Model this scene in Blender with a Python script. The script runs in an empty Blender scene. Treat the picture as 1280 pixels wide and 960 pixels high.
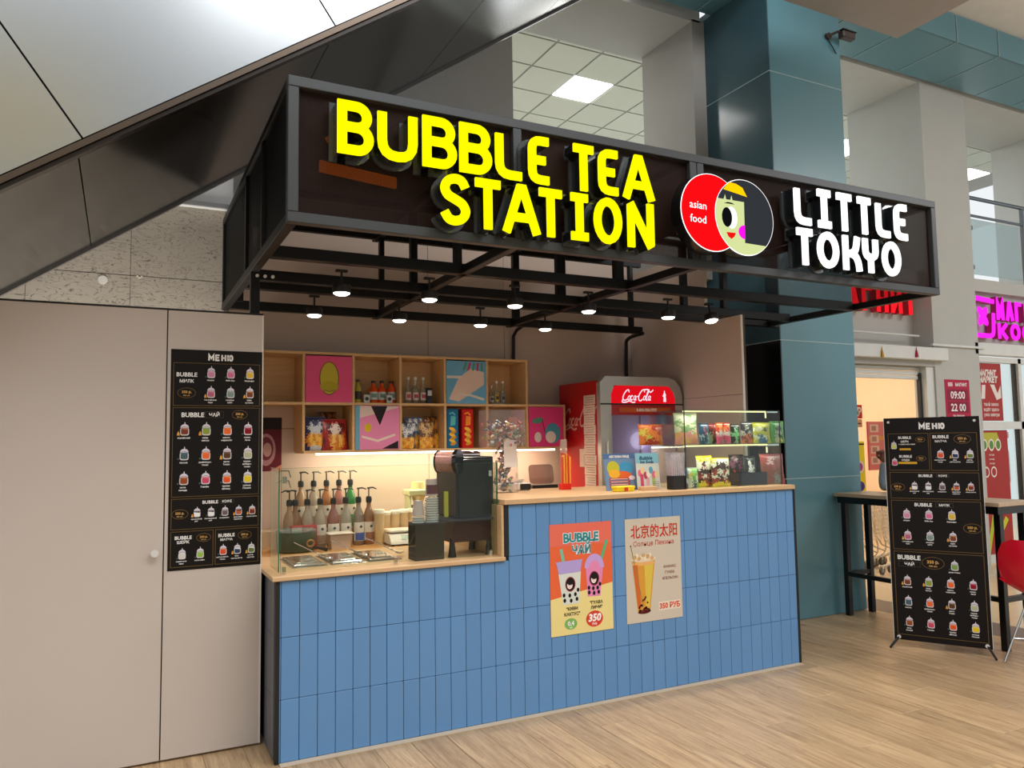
import bpy, math, random
from mathutils import Matrix, Vector
random.seed(7)
R_=math.radians
sc=bpy.context.scene
C=sc.collection
# ---------------- camera ----------------
F_PX=966.26; YAW,PIT,ROL=0.469342958,0.0754654986,-0.0148833261; CAMZ=1.5
fw=Vector((math.sin(YAW)*math.cos(PIT),math.cos(YAW)*math.cos(PIT),math.sin(PIT)))
rt=Vector((math.cos(YAW),-math.sin(YAW),0)); up=rt.cross(fw)
rt2=rt*math.cos(ROL)+up*math.sin(ROL); up2=-rt*math.sin(ROL)+up*math.cos(ROL)
cam=bpy.data.cameras.new('camera'); co=bpy.data.objects.new('camera',cam); C.objects.link(co)
cam.sensor_width=36; cam.lens=F_PX/1280*36; cam.clip_end=200; cam.clip_start=.05
m=Matrix.Identity(4)
for i in range(3): m[i][0]=rt2[i]; m[i][1]=up2[i]; m[i][2]=-fw[i]
m[0][3]=0; m[1][3]=0; m[2][3]=CAMZ
co.matrix_world=m; sc.camera=co
def at(x,y,ax,v):
    """the point of the plane (axis ax = v) that the photograph shows at pixel x, y"""
    d=rt2*((x-640)/F_PX)-up2*((y-480)/F_PX)+fw
    o=Vector((0,0,CAMZ)); return o+d*((v-o[ax])/d[ax])
# ---------------- world, lights, exposure ----------------
w=bpy.data.worlds.new('world'); sc.world=w; w.use_nodes=True
w.node_tree.nodes['Background'].inputs[0].default_value=(.93,.97,1,1)
w.node_tree.nodes['Background'].inputs[1].default_value=.85
sc.view_settings.view_transform='Standard'; sc.view_settings.look='None'
sc.view_settings.exposure=0.15; sc.view_settings.gamma=1; sc.view_settings.use_curve_mapping=False
sc.cycles.max_bounces=8; sc.cycles.transparent_max_bounces=24
def area(name,loc,rot,sx,sy,power,col=(1,1,1),parent=None):
    l=bpy.data.lights.new(name,'AREA'); l.shape='RECTANGLE'; l.size=sx; l.size_y=sy; l.energy=power; l.color=col
    o=bpy.data.objects.new(name,l); C.objects.link(o); o.location=loc; o.rotation_euler=rot
    if parent: o.parent=parent
    return o
area('hall_ceiling_light',(3.2,-.6,7.2),(R_(18),0,0),5,3,330,(.99,.99,1))
area('hall_ceiling_light',(-1.6,.6,6.6),(R_(12),R_(-14),0),3,3,70,(1,.98,.95))
area('hall_ceiling_light',(9.5,-.8,5.8),(R_(10),R_(12),0),4,3,400,(.97,.98,1))
area('concrete_fill_light',(-.15,4.9,.9),(R_(165),0,0),1.4,.6,42,(1,.93,.85))  # unseen fill lamp added behind the partition to brighten the concrete wall
area('gallery_light',(8.5,9.3,5.8),(0,0,0),3,3,170,(.93,.96,1))
area('gallery_light',(3.9,9,5.8),(0,0,0),3,3,150,(1,.98,.93))
area('shop_light',(7.6,7.6,2.95),(0,0,0),3,2.4,100,(1,.93,.82))
area('shop_light',(11.6,7.6,2.95),(0,0,0),2.6,2.4,85,(1,.93,.82))
# ---------------- materials ----------------
def lin(h):
    h=h.lstrip('#'); o=[]
    for i in (0,2,4):
        c=int(h[i:i+2],16)/255; o.append(c/12.92 if c<=.04045 else ((c+.055)/1.055)**2.4)
    return tuple(o)+(1,)
MC={}
def mat(name,col,rough=.5,metal=0,emit=0,var=.06,scale=8,bump=0,alpha=1,coat=0,rand=0,ecol=None,spec=None):
    key=(name,)
    if key in MC: return MC[key]
    m=bpy.data.materials.new(name); m.use_nodes=True; nt=m.node_tree; N=nt.nodes; L=nt.links
    b=N['Principled BSDF']; c=lin(col)
    b.inputs['Roughness'].default_value=rough; b.inputs['Metallic'].default_value=metal
    if spec is not None: b.inputs['Specular IOR Level'].default_value=spec
    if coat: b.inputs['Coat Weight'].default_value=coat; b.inputs['Coat Roughness'].default_value=.08
    tc=N.new('ShaderNodeTexCoord'); no=N.new('ShaderNodeTexNoise'); no.inputs['Scale'].default_value=scale; no.inputs['Detail'].default_value=4
    L.new(tc.outputs['Object'],no.inputs['Vector'])
    mr=N.new('ShaderNodeMapRange'); mr.inputs[3].default_value=1-var; mr.inputs[4].default_value=1+var; L.new(no.outputs[0],mr.inputs[0])
    mx=N.new('ShaderNodeVectorMath'); mx.operation='SCALE'; mx.inputs[0].default_value=c[:3]; L.new(mr.outputs[0],mx.inputs['Scale'])
    src=mx.outputs[0]
    if rand:
        oi=N.new('ShaderNodeObjectInfo'); m2=N.new('ShaderNodeMapRange'); m2.inputs[3].default_value=1-rand; m2.inputs[4].default_value=1+rand
        L.new(oi.outputs['Random'],m2.inputs[0]); m3=N.new('ShaderNodeVectorMath'); m3.operation='SCALE'; L.new(src,m3.inputs[0]); L.new(m2.outputs[0],m3.inputs['Scale']); src=m3.outputs[0]
    L.new(src,b.inputs['Base Color'])
    if bump:
        bp=N.new('ShaderNodeBump'); bp.inputs['Strength'].default_value=bump; bp.inputs['Distance'].default_value=.01; L.new(no.outputs[0],bp.inputs['Height']); L.new(bp.outputs[0],b.inputs['Normal'])
    if emit:
        b.inputs['Emission Color'].default_value=lin(ecol or col); b.inputs['Emission Strength'].default_value=emit
    MC[key]=m; return m
def pm(h,rough=.5): return mat('print_'+h,'#'+h,rough,var=.02,spec=.22)
def glow(h,e): return mat('glow_%s_%g'%(h,e),'#020202',.45,emit=e,var=0,ecol='#'+h,spec=0)
def wood(name,col,dark,scale=1.0,axis=1,rough=.45,rand=.1):
    if (name,) in MC: return MC[(name,)]
    m=bpy.data.materials.new(name); m.use_nodes=True; nt=m.node_tree; N=nt.nodes; L=nt.links; b=N['Principled BSDF']
    b.inputs['Roughness'].default_value=rough
    tc=N.new('ShaderNodeTexCoord'); mp=N.new('ShaderNodeMapping'); s=[16*scale]*3; s[axis]=1.0*scale; mp.inputs['Scale'].default_value=s
    oi=N.new('ShaderNodeObjectInfo'); cb=N.new('ShaderNodeCombineXYZ')
    mu=N.new('ShaderNodeMath'); mu.operation='MULTIPLY'; mu.inputs[1].default_value=37; L.new(oi.outputs['Random'],mu.inputs[0])
    for i in range(3): L.new(mu.outputs[0],cb.inputs[i])
    L.new(tc.outputs['Object'],mp.inputs['Vector']); L.new(cb.outputs[0],mp.inputs['Location'])
    no=N.new('ShaderNodeTexNoise'); no.inputs['Scale'].default_value=1.6; no.inputs['Detail'].default_value=6; no.inputs['Roughness'].default_value=.85; no.inputs['Distortion'].default_value=.5
    L.new(mp.outputs[0],no.inputs['Vector'])
    cr=N.new('ShaderNodeValToRGB'); cr.color_ramp.elements[0].position=.3; cr.color_ramp.elements[1].position=.72
    cr.color_ramp.elements[0].color=lin(dark); cr.color_ramp.elements[1].color=lin(col); L.new(no.outputs[0],cr.inputs[0])
    mr=N.new('ShaderNodeMapRange'); mr.inputs[3].default_value=1-rand; mr.inputs[4].default_value=1+rand; L.new(oi.outputs['Random'],mr.inputs[0])
    sx=N.new('ShaderNodeVectorMath'); sx.operation='SCALE'; L.new(cr.outputs[0],sx.inputs[0]); L.new(mr.outputs[0],sx.inputs['Scale']); L.new(sx.outputs[0],b.inputs['Base Color'])
    bp=N.new('ShaderNodeBump'); bp.inputs['Strength'].default_value=.08; bp.inputs['Distance'].default_value=.004; L.new(no.outputs[0],bp.inputs['Height']); L.new(bp.outputs[0],b.inputs['Normal'])
    MC[(name,)]=m; return m
def clear(name,tint='#ffffff',refl=.1,alpha=.0,rough=.02):
    """thin clear sheet: see-through with a surface reflection and a little of its own colour"""
    if (name,) in MC: return MC[(name,)]
    m=bpy.data.materials.new(name); m.use_nodes=True; nt=m.node_tree; N=nt.nodes; L=nt.links
    for n in list(N): N.remove(n)
    o=N.new('ShaderNodeOutputMaterial'); t=N.new('ShaderNodeBsdfTransparent'); t.inputs[0].default_value=lin(tint)
    g=N.new('ShaderNodeBsdfGlossy'); g.inputs['Roughness'].default_value=rough
    d=N.new('ShaderNodeBsdfDiffuse'); d.inputs[0].default_value=lin(tint)
    lw=N.new('ShaderNodeLayerWeight'); lw.inputs[0].default_value=refl+.15; mm=N.new('ShaderNodeMath'); mm.operation='MULTIPLY_ADD'; mm.inputs[1].default_value=.35; mm.inputs[2].default_value=refl*.25; L.new(lw.outputs['Fresnel'],mm.inputs[0])
    a=N.new('ShaderNodeMixShader'); a.inputs[0].default_value=alpha; L.new(t.outputs[0],a.inputs[1]); L.new(d.outputs[0],a.inputs[2])
    b=N.new('ShaderNodeMixShader'); L.new(mm.outputs[0],b.inputs[0]); L.new(a.outputs[0],b.inputs[1]); L.new(g.outputs[0],b.inputs[2])
    L.new(b.outputs[0],o.inputs[0]); MC[(name,)]=m; return m
def meshmat(name,col,pitch,open_,axes):
    """perforated sheet: rows of small holes cut through a painted sheet"""
    m=bpy.data.materials.new(name); m.use_nodes=True; nt=m.node_tree; N=nt.nodes; L=nt.links
    b=N['Principled BSDF']; b.inputs['Base Color'].default_value=lin(col); b.inputs['Roughness'].default_value=.6; b.inputs['Specular IOR Level'].default_value=.15
    o=[n for n in N if n.type=='OUTPUT_MATERIAL'][0]
    tc=N.new('ShaderNodeTexCoord'); sp=N.new('ShaderNodeSeparateXYZ'); L.new(tc.outputs['Object'],sp.inputs[0])
    sub=[]
    for a,f in ((axes[0],1),(axes[1],1.0)):
        q=N.new('ShaderNodeMath'); q.operation='MULTIPLY'; q.inputs[1].default_value=math.pi*f/pitch*(1 if a==axes[0] else 1.6); L.new(sp.outputs[a],q.inputs[0]); sub.append(q)
    ad=N.new('ShaderNodeMath'); ad.operation='ADD'; L.new(sub[0].outputs[0],ad.inputs[0]); L.new(sub[1].outputs[0],ad.inputs[1])
    sb=N.new('ShaderNodeMath'); sb.operation='SUBTRACT'; L.new(sub[0].outputs[0],sb.inputs[0]); L.new(sub[1].outputs[0],sb.inputs[1])
    s=[]
    for x in (ad,sb):
        y=N.new('ShaderNodeMath'); y.operation='SINE'; L.new(x.outputs[0],y.inputs[0]); z=N.new('ShaderNodeMath'); z.operation='ABSOLUTE'; L.new(y.outputs[0],z.inputs[0]); s.append(z)
    mn=N.new('ShaderNodeMath'); mn.operation='MINIMUM'; L.new(s[0].outputs[0],mn.inputs[0]); L.new(s[1].outputs[0],mn.inputs[1])
    gt=N.new('ShaderNodeMath'); gt.operation='GREATER_THAN'; gt.inputs[1].default_value=1-open_; L.new(mn.outputs[0],gt.inputs[0])
    t=N.new('ShaderNodeBsdfTransparent'); mx=N.new('ShaderNodeMixShader'); L.new(gt.outputs[0],mx.inputs[0]); L.new(b.outputs[0],mx.inputs[1]); L.new(t.outputs[0],mx.inputs[2]); L.new(mx.outputs[0],o.inputs[0])
    return m
# ---------------- mesh builder ----------------
class MB:
    def __init__(s): s.v=[];s.f=[];s.mi=[];s.ms=[];s.T=None
    def _m(s,m):
        if m not in s.ms: s.ms.append(m)
        return s.ms.index(m)
    def add(s,vs,fs,m):
        b=len(s.v); i=s._m(m)
        for p in vs:
            p=Vector(p)
            if s.T: p=s.T@p
            s.v.append(tuple(p))
        for f in fs: s.f.append([b+k for k in f]); s.mi.append(i)
        return s
    def box(s,x0,x1,y0,y1,z0,z1,m,c=0):
        if x0>x1:x0,x1=x1,x0
        if y0>y1:y0,y1=y1,y0
        if z0>z1:z0,z1=z1,z0
        if not c:
            v=[(x,y,z) for z in (z0,z1) for y in (y0,y1) for x in (x0,x1)]
            return s.add(v,[(0,2,3,1),(4,5,7,6),(0,1,5,4),(2,6,7,3),(0,4,6,2),(1,3,7,5)],m)
        v=[];X=(x0,x1);Y=(y0,y1);Z=(z0,z1)
        idx={}
        for i in (0,1):
            for j in (0,1):
                for k in (0,1):
                    dx=c if i==0 else -c;dy=c if j==0 else -c;dz=c if k==0 else -c
                    for a,(ex,ey,ez) in enumerate(((0,dy,dz),(dx,0,dz),(dx,dy,0))):
                        idx[i,j,k,a]=len(v); v.append((X[i]+ex,Y[j]+ey,Z[k]+ez))
        f=[]
        for i in (0,1):
            f.append([idx[i,0,0,0],idx[i,1,0,0],idx[i,1,1,0],idx[i,0,1,0]])
            f.append([idx[0,i,0,1],idx[1,i,0,1],idx[1,i,1,1],idx[0,i,1,1]])
            f.append([idx[0,0,i,2],idx[1,0,i,2],idx[1,1,i,2],idx[0,1,i,2]])
            for j in (0,1):
                f.append([idx[i,j,0,0],idx[i,j,1,0],idx[i,j,1,1],idx[i,j,0,1]])
                f.append([idx[i,0,j,0],idx[i,1,j,0],idx[i,1,j,2],idx[i,0,j,2]])
                f.append([idx[0,i,j,1],idx[1,i,j,1],idx[1,i,j,2],idx[0,i,j,2]])
                for k in (0,1): f.append([idx[i,j,k,0],idx[i,j,k,1],idx[i,j,k,2]])
        return s.add(v,f,m)
    def ext(s,pts,vec,m,m2=None):
        """closed outline pushed along vec"""
        n=len(pts); a=[Vector(p) for p in pts]; b=[p+Vector(vec) for p in a]
        s.add(a+b,[list(range(n))[::-1],list(range(n,2*n))],m)
        s.add(a+b,[(i,(i+1)%n,n+(i+1)%n,n+i) for i in range(n)],m2 or m); return s
    def cyl(s,p0,p1,r0,r1=None,n=16,m=None,cap=True):
        r1=r0 if r1 is None else r1; p0=Vector(p0);p1=Vector(p1); d=(p1-p0).normalized()
        a=d.orthogonal().normalized(); b=d.cross(a); v=[]
        for p,r in ((p0,r0),(p1,r1)):
            for i in range(n): t=2*math.pi*i/n; v.append(p+(a*math.cos(t)+b*math.sin(t))*r)
        f=[(i,(i+1)%n,n+(i+1)%n,n+i) for i in range(n)]
        if cap: f+= [list(range(n))[::-1],list(range(n,2*n))]
        return s.add(v,f,m)
    def tube(s,path,r,m,n=8,closed=False,cap=True):
        P=[Vector(p) for p in path]; k=len(P); rr=r if isinstance(r,(list,tuple)) else [r]*k; v=[];A=None
        for i,p in enumerate(P):
            if closed: d=(P[(i+1)%k]-P[i-1])
            else: d=(P[min(i+1,k-1)]-P[max(i-1,0)])
            d.normalize()
            if A is None: A=d.orthogonal().normalized()
            else:
                A=A-d*A.dot(d); A.normalize()
            B=d.cross(A)
            for j in range(n): t=2*math.pi*j/n; v.append(p+(A*math.cos(t)+B*math.sin(t))*rr[i])
        f=[]
        for i in range(k if closed else k-1):
            q=(i+1)%k
            for j in range(n): f.append((i*n+j,i*n+(j+1)%n,q*n+(j+1)%n,q*n+j))
        if not closed and cap: f+=[list(range(n))[::-1],[ (k-1)*n+j for j in range(n)]]
        return s.add(v,f,m)
    def lathe(s,prof,c,m,n=18,sx=1,sy=1):
        v=[];k=len(prof)
        for r,z in prof:
            for j in range(n): t=2*math.pi*j/n; v.append((c[0]+r*math.cos(t)*sx,c[1]+r*math.sin(t)*sy,c[2]+z))
        f=[(i*n+j,i*n+(j+1)%n,(i+1)*n+(j+1)%n,(i+1)*n+j) for i in range(k-1) for j in range(n)]
        f+=[list(range(n))[::-1],[(k-1)*n+j for j in range(n)]]
        return s.add(v,f,m)
    # flat print, drawn on the local x-y plane (z = layer)
    def poly(s,pts,m,z=0): return s.add([(p[0],p[1],z) for p in pts],[list(range(len(pts)))],m)
    def rect(s,x,y,w,h,m,z=0): return s.poly([(x,y),(x+w,y),(x+w,y+h),(x,y+h)],m,z)
    def ell(s,x,y,a,b,m,z=0,n=20,t0=0,t1=360,rot=0):
        full=(t1-t0)==360; q=n if full else n+1; p=[]
        for i in range(q):
            t=R_(t0+(t1-t0)*i/n); ex,ey=a*math.cos(t),b*math.sin(t); c_,s_=math.cos(R_(rot)),math.sin(R_(rot)); p.append((x+ex*c_-ey*s_,y+ex*s_+ey*c_))
        return s.poly(p,m,z)
    def ring(s,pts,w,m,z=0): return s.line(pts,w,m,z,True)
    def line(s,pts,w,m,z=0,closed=False,depth=0):
        """a band of width w along pts, optionally given depth"""
        P=[Vector((p[0],p[1])) for p in pts]; k=len(P); Lf=[];Rt=[]
        for i in range(k):
            d1=(P[i]-P[i-1]) if (i>0 or closed) else None; d2=(P[(i+1)%k]-P[i]) if (i<k-1 or closed) else None
            if d1 is not None: d1=d1.normalized()
            if d2 is not None: d2=d2.normalized()
            if d1 is None:d1=d2
            if d2 is None:d2=d1
            n1=Vector((-d1.y,d1.x)); n2=Vector((-d2.y,d2.x)); b=n1+n2
            if b.length<.2: b=n1
            b.normalize(); l=w/2/max(.35,b.dot(n1)); Lf.append(P[i]+b*l); Rt.append(P[i]-b*l)
        for i in range(k if closed else k-1):
            j=(i+1)%k; q=[Lf[i],Rt[i],Rt[j],Lf[j]]
            if depth:
                v=[(a.x,a.y,z) for a in q]+[(a.x,a.y,z-depth) for a in q]
                f=[(0,1,2,3),(7,6,5,4),(0,3,7,4),(1,5,6,2)]
                if not closed and i==0: f.append((0,4,5,1))
                if not closed and j==k-1: f.append((3,2,6,7))
                s.add(v,f,m)
            else: s.add([(a.x,a.y,z) for a in q],[(0,1,2,3)],m)
        return s
    def text(s,t,x,y,h,m,z=.0012,bold=.02,w=None,al='c',shear=0,rot=0):
        """y = middle of the line; h = capital height; w = widest it may get"""
        g=glyphs(t,bold)
        if not g: return s
        vs,fs,W,=g; k=h/.73; kx=k
        if w and W*k>w: kx=w/W
        ox={'c':-W*kx/2,'l':0,'r':-W*kx}[al]; c_,s_=math.cos(R_(rot)),math.sin(R_(rot)); o=[]
        for a,b in vs:
            px=a*kx+ox+shear*b*k; py=b*k-h/2; o.append((x+px*c_-py*s_,y+px*s_+py*c_,z))
        return s.add(o,fs,m)
    def build(s,name,parent=None,smooth=False,origin=None):
        me=bpy.data.meshes.new(name)
        o_=Vector(origin) if origin is not None else Vector((0,0,0))
        me.from_pydata([tuple(Vector(p)-o_) for p in s.v],[],s.f); me.polygons.foreach_set('material_index',s.mi)
        for m in s.ms: me.materials.append(m)
        if smooth:
            me.polygons.foreach_set('use_smooth',[True]*len(me.polygons)); me.set_sharp_from_angle(angle=R_(40))
        me.update(); o=bpy.data.objects.new(name,me); C.objects.link(o); o.location=o_
        if parent is not None: o.parent=parent
        return o
GC={}
def glyphs(t,bold):
    if (t,bold) in GC: return GC[t,bold]
    c=bpy.data.curves.new('t','FONT'); c.body=t; c.resolution_u=2; c.offset=bold; o=bpy.data.objects.new('t',c)
    me=bpy.data.meshes.new_from_object(o); v=[(a.co.x,a.co.y) for a in me.vertices]; f=[tuple(p.vertices) for p in me.polygons]
    bpy.data.objects.remove(o); bpy.data.meshes.remove(me); bpy.data.curves.remove(c)
    if not v: GC[t,bold]=None; return None
    x0=min(a[0] for a in v); x1=max(a[0] for a in v); v=[(a[0]-x0,a[1]) for a in v]
    GC[t,bold]=(v,f,x1-x0); return GC[t,bold]
def tag(o,label=None,cat=None,group=None,kind=None):
    if label:o['label']=label
    if cat:o['category']=cat
    if group:o['group']=group
    if kind:o['kind']=kind
    return o
def thing(name,label,cat,loc=(0,0,0),rot=(0,0,0),group=None):
    o=bpy.data.objects.new(name,None); C.objects.link(o); o.location=loc; o.rotation_euler=rot; o.empty_display_size=.05
    return tag(o,label,cat,group)
def struct(o): o['kind']='structure'; return o
def children(o): return [c for c in C.objects if c.parent==o]
def dup(o,loc=None,rot=None,label=None,group=None,parent=None,_all=None):
    c=o.copy(); C.objects.link(c); c.parent=parent
    for ch in list(o.children): dup(ch,parent=c)
    if loc is not None: c.location=loc
    if rot is not None: c.rotation_euler=rot
    if label:c['label']=label
    if group:c['group']=group
    return c
FACE=(R_(90),0,0)   # a sheet drawn on x-y, stood up to face the camera's side (-Y)
def cr(pts,n=5,closed=False):
    """smooth curve through points"""
    P=[Vector(p) for p in pts]; k=len(P); o=[]
    for i in range(k if closed else k-1):
        a=P[i-1] if (i>0 or closed) else P[i]; b=P[i]; c=P[(i+1)%k]; d=P[(i+2)%k] if (i+2<k or closed) else P[i+1]
        for j in range(n):
            t=j/n; o.append(.5*((2*b)+(c-a)*t+(2*a-5*b+4*c-d)*t*t+(3*b-a-3*c+d)*t**3))
    if not closed:o.append(P[-1])
    return o
def fil(pts,r,closed=False,n=4):
    """polyline with rounded corners"""
    P=[Vector(p) for p in pts];k=len(P);o=[]
    for i,p in enumerate(P):
        if not closed and i in (0,k-1): o.append(p);continue
        a=P[i-1]-p;b=P[(i+1)%k]-p;q=min(r,a.length*.49,b.length*.49);s=p+a.normalized()*q;e=p+b.normalized()*q
        for j in range(n+1): t=j/n; o.append(s*(1-t)**2+p*2*t*(1-t)+e*t*t)
    return o
def rrect(x,y,w,h,r,n=4): return [tuple(q) for q in fil([(x,y),(x+w,y),(x+w,y+h),(x,y+h)],r,True,n)]
# letter skeletons on a unit cell; 'r:' means rounded corners
def ell_pts(cx,cy,a,b,n=22): return [(cx+a*math.cos(2*math.pi*i/n),cy+b*math.sin(2*math.pi*i/n)) for i in range(n)]
LET={'L':[('f',[(0,1),(0,0),(1,0)],.35)],'U':[('f',[(0,1),(0,0),(1,0),(1,1)],.42)],
'B':[('B',)],
'E':[('f',[(1,1),(0,1),(0,0),(1,0)],.4),('f',[(0,.5),(.8,.5)],0)],'T':[('f',[(-.12,1),(1.12,1)],0),('f',[(.5,1),(.5,-.11)],0)],
'A':[('f',[(-.06,-.11),(.44,1.0),(.56,1.0),(1.06,-.11)],0),('f',[(.2,.28),(.8,.28)],0)],
'S':[('s',[(.98,.8),(.8,.96),(.5,1.0),(.17,.93),(.03,.76),(.17,.6),(.5,.51),(.83,.41),(.98,.24),(.83,.07),(.5,0),(.2,.04),(0,.2)],0)],
'I':[('f',[(-.06,1),(1.06,1)],0),('f',[(-.06,0),(1.06,0)],0),('f',[(.5,0),(.5,1)],0)],'O':[('o',)],
'N':[('f',[(0,-.11),(0,1.0)],0),('f',[(-.02,1.08),(1.02,-.08)],0),('f',[(1,0),(1,1.11)],0)],
'K':[('f',[(0,-.1),(0,1.1)],0),('s',[(.0,.47),(.4,.5),(.75,.65),(.92,1.1)],0),('s',[(.35,.5),(.72,.42),(.93,.2),(1,-.1)],0)],
'Y':[('f',[(0,1.1),(0,.45),(1,.45),(1,1.1)],.4),('f',[(.5,.42),(.5,-.1)],0)],
'А':[('f',[(-.04,-.1),(.44,1.0),(.56,1.0),(1.04,-.1)],0),('f',[(.2,.28),(.8,.28)],0)],'Г':[('f',[(0,-.1),(0,1),(1,1)],0)],'Н':[('f',[(0,-.1),(0,1.1)],0),('f',[(1,-.1),(1,1.1)],0),('f',[(0,.5),(1,.5)],0)],
'И':[('f',[(0,-.1),(0,1.1)],0),('f',[(1,-.1),(1,1.1)],0),('f',[(0,.0),(1,1.)],0)],'Т':[('f',[(-.12,1),(1.12,1)],0),('f',[(.5,1),(.5,-.11)],0)],
'М':[('f',[(0,-.1),(0,1.0),(.5,.35),(1,1.0),(1,-.1)],0)],'К':[('f',[(0,-.1),(0,1.1)],0),('f',[(0,.45),(.3,.5),(1,1.08)],0),('f',[(.3,.5),(1.02,-.08)],0)],'О':[('o',)],
'С':[('s',[(1,.82),(.8,.97),(.5,1),(.15,.9),(0,.6),(0,.4),(.15,.1),(.5,0),(.8,.03),(1,.18)],0)],
'Е':[('f',[(1,1),(0,1),(0,0),(1,0)],.0),('f',[(0,.5),(.85,.5)],0)],
'Ю':[('f',[(0,-.1),(0,1.1)],0),('f',[(0,.5),(.4,.5)],0),('ox',.68,.32)]}
def letter(mb,ch,x,y,W,H,w,m,z=0,depth=0,grow=0):
    a=w/2
    def mp(p): return (x+a+p[0]*(W-w), y+a+p[1]*(H-w))
    for st in LET[ch]:
        if st[0]=='B':
            for y0,y1,x1 in ((.52,1,.93),(0,.52,1)):
                q=[mp((0,y1)),mp((x1,y1)),mp((x1,y0)),mp((0,y0))]; rr=.5*(q[0][1]-q[3][1]); k=[Vector((q[0][0],q[0][1],0))]+[Vector((q[1][0]-rr+rr*math.sin(R_(t)),q[1][1]-rr+rr*math.cos(R_(t)),0)) for t in range(0,181,15)]+[Vector((q[3][0],q[3][1],0))]
                mb.line(k,w+grow,m,z,False,depth)
            mb.line([(mp((0,0))[0],y-grow/2),(mp((0,0))[0],y+H+grow/2)],w+grow,m,z,False,depth); continue
        if st[0]=='o': pts=ell_pts(x+W/2,y+H/2,(W-w)/2,(H-w)/2); cl=True
        elif st[0]=='ox': pts=ell_pts(x+a+st[1]*(W-w),y+H/2,(W-w)*st[2],(H-w)/2); cl=True
        else:
            pts=[mp(p) for p in st[1]]; cl=st[0]=='c'
            if st[0]=='s': pts=cr([(p[0],p[1],0) for p in pts],4)
            elif st[2]: pts=fil([(p[0],p[1],0) for p in pts],st[2]*min(W,H)*1.0,cl)
        mb.line(pts,w+grow,m,z,cl,depth)
# ================= STRUCTURE =================
OAK=wood('oak_worktop','#d9b68c','#c9a174',1.2,0,.4,.03); FLOORW=wood('floor_oak','#d9ba90','#8c6b4a',1.5,1,.33,.12)
SHELFW=wood('shelf_oak','#dfbb88','#cda470',1.3,0,.5,.02)
SLABW=wood('floor_oak_sheet','#d0b188','#8c6b4a',1.5,1,.4,0)
BEIGE=mat('beige_panel','#c6b2a2',.45,var=.03,scale=3); WHITEP=mat('left_panel','#c9bdb3',.4,var=.03,scale=2)
EDGE=mat('panel_edge','#e4dcd2',.4); BLK=mat('black_paint','#0d0e0f',.35,var=.1); BLKM=mat('black_matt','#141414',.6)
TEAL=mat('teal_panel','#5b8995',.3,var=.05,scale=2); TEAL_SHADED=mat('teal_shaded_side','#3d5c66',.14,var=.05); JOINT=mat('panel_joint','#7d9aa0',.5)  # side teal darkened to carry the shade on the column's left face
GREY=mat('grey_plaster','#a19e97',.75,var=.05,scale=6,bump=.05); LGREY=mat('light_plaster','#b9b9b4',.75,var=.05,scale=4,bump=.04)
WHT=mat('white_metal','#d6d6d2',.35); STONE=None
# floor
f=MB(); f.box(-6,5.9,-6,14,-.05,-.003,SLABW); f.box(5.9,6.3,-6,14,-.05,-.003,mat('dark_floor_stripe','#6f6257',.4,scale=20)); f.box(6.3,16,-6,14,-.05,-.003,mat('mall_floor','#c7b393',.25,var=.05,scale=14))
floor=struct(f.build('floor'))
PW=.19; xs=5.9
ks={}
def plank(L,W=PW):
    key=(round(L,2),round(W,3))
    if key not in ks:
        b=MB(); b.box(.0012,W-.0012,.0012,L-.0012,-.003,0.0,FLOORW,.0011); o=b.build('plank'); ks[key]=o.data; bpy.data.objects.remove(o)
    return ks[key]
i=0; x=5.9-PW
while x>-1.3:
    off=[0,.42,.85,.2,.63,1.05][i%6]; y=4.78 if x<4.9 else 4.78; y=4.72+.1
    ytop=y; yy=ytop; first=True
    while yy>.35:
        L=(1.27-off if first else 1.27); first=False
        if L<.15: continue
        y0=max(yy-L,.2)
        # only where the photograph shows the floor (in front of and beside the counter)
        if not (yy-L>3.95 and x<4.9) and not (yy<1.3 and x<-.3):
            o=bpy.data.objects.new('plank',plank(L)); C.objects.link(o); o.parent=floor; o.location=(x,yy-L,0)
        yy-=L
    x-=PW; i+=1
def tilemesh(w,h,m,t=.003,c=.0015):
    b=MB(); b.box(c,w-c,c,h-c,-t,0,m,c*.7); o=b.build('floor_tile'); d=o.data; bpy.data.objects.remove(o); return d
TM=tilemesh(.6,.6,mat('beige_floor_tile','#cdb894',.22,var=.05,scale=5,rand=.03)); TS=tilemesh(.4,.6,mat('brown_floor_tile','#6c5d50',.35,var=.1,scale=9,rand=.05))
for j in range(6):
    y=2.2+j*.6
    o=bpy.data.objects.new('floor_tile',TS); C.objects.link(o); o.parent=floor; o.location=(5.9,y,0)
    for k in range(6):
        o=bpy.data.objects.new('floor_tile',TM); C.objects.link(o); o.parent=floor; o.location=(6.3+k*.6,y,0)
# left partition: two panels with a dark joint
b=MB(); b.ext([(-3.6,4.17,.012),(.197,4.17,.012),(.197,4.17,2.183),(-.92,4.17,2.183),(-3.6,4.17,.28)],(0,.03,0),WHITEP); door=struct(b.build('door_1'))
k=MB(); k.cyl((.16,4.17,.993),(.16,4.15,.993),.008,n=12,m=WHT); k.cyl((.16,4.152,.993),(.16,4.135,.993),.016,.018,n=16,m=WHT); k.build('door_knob',door)
b=MB(); b.box(.203,.652,4.17,4.2,.012,2.183,WHITEP); b.box(.652,.66,4.168,4.2,.012,2.187,EDGE); wl=struct(b.build('wall_left'))
b=MB(); b.box(-.92,.66,4.166,4.206,2.184,2.192,BLKM); b.box(.197,.203,4.178,4.19,.012,2.183,BLKM); struct(b.build('trim_1'))
b=MB(); b.box(.63,.66,4.2,5.69,0,2.183,WHITEP); struct(b.build('wall_inner_left'))
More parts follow.
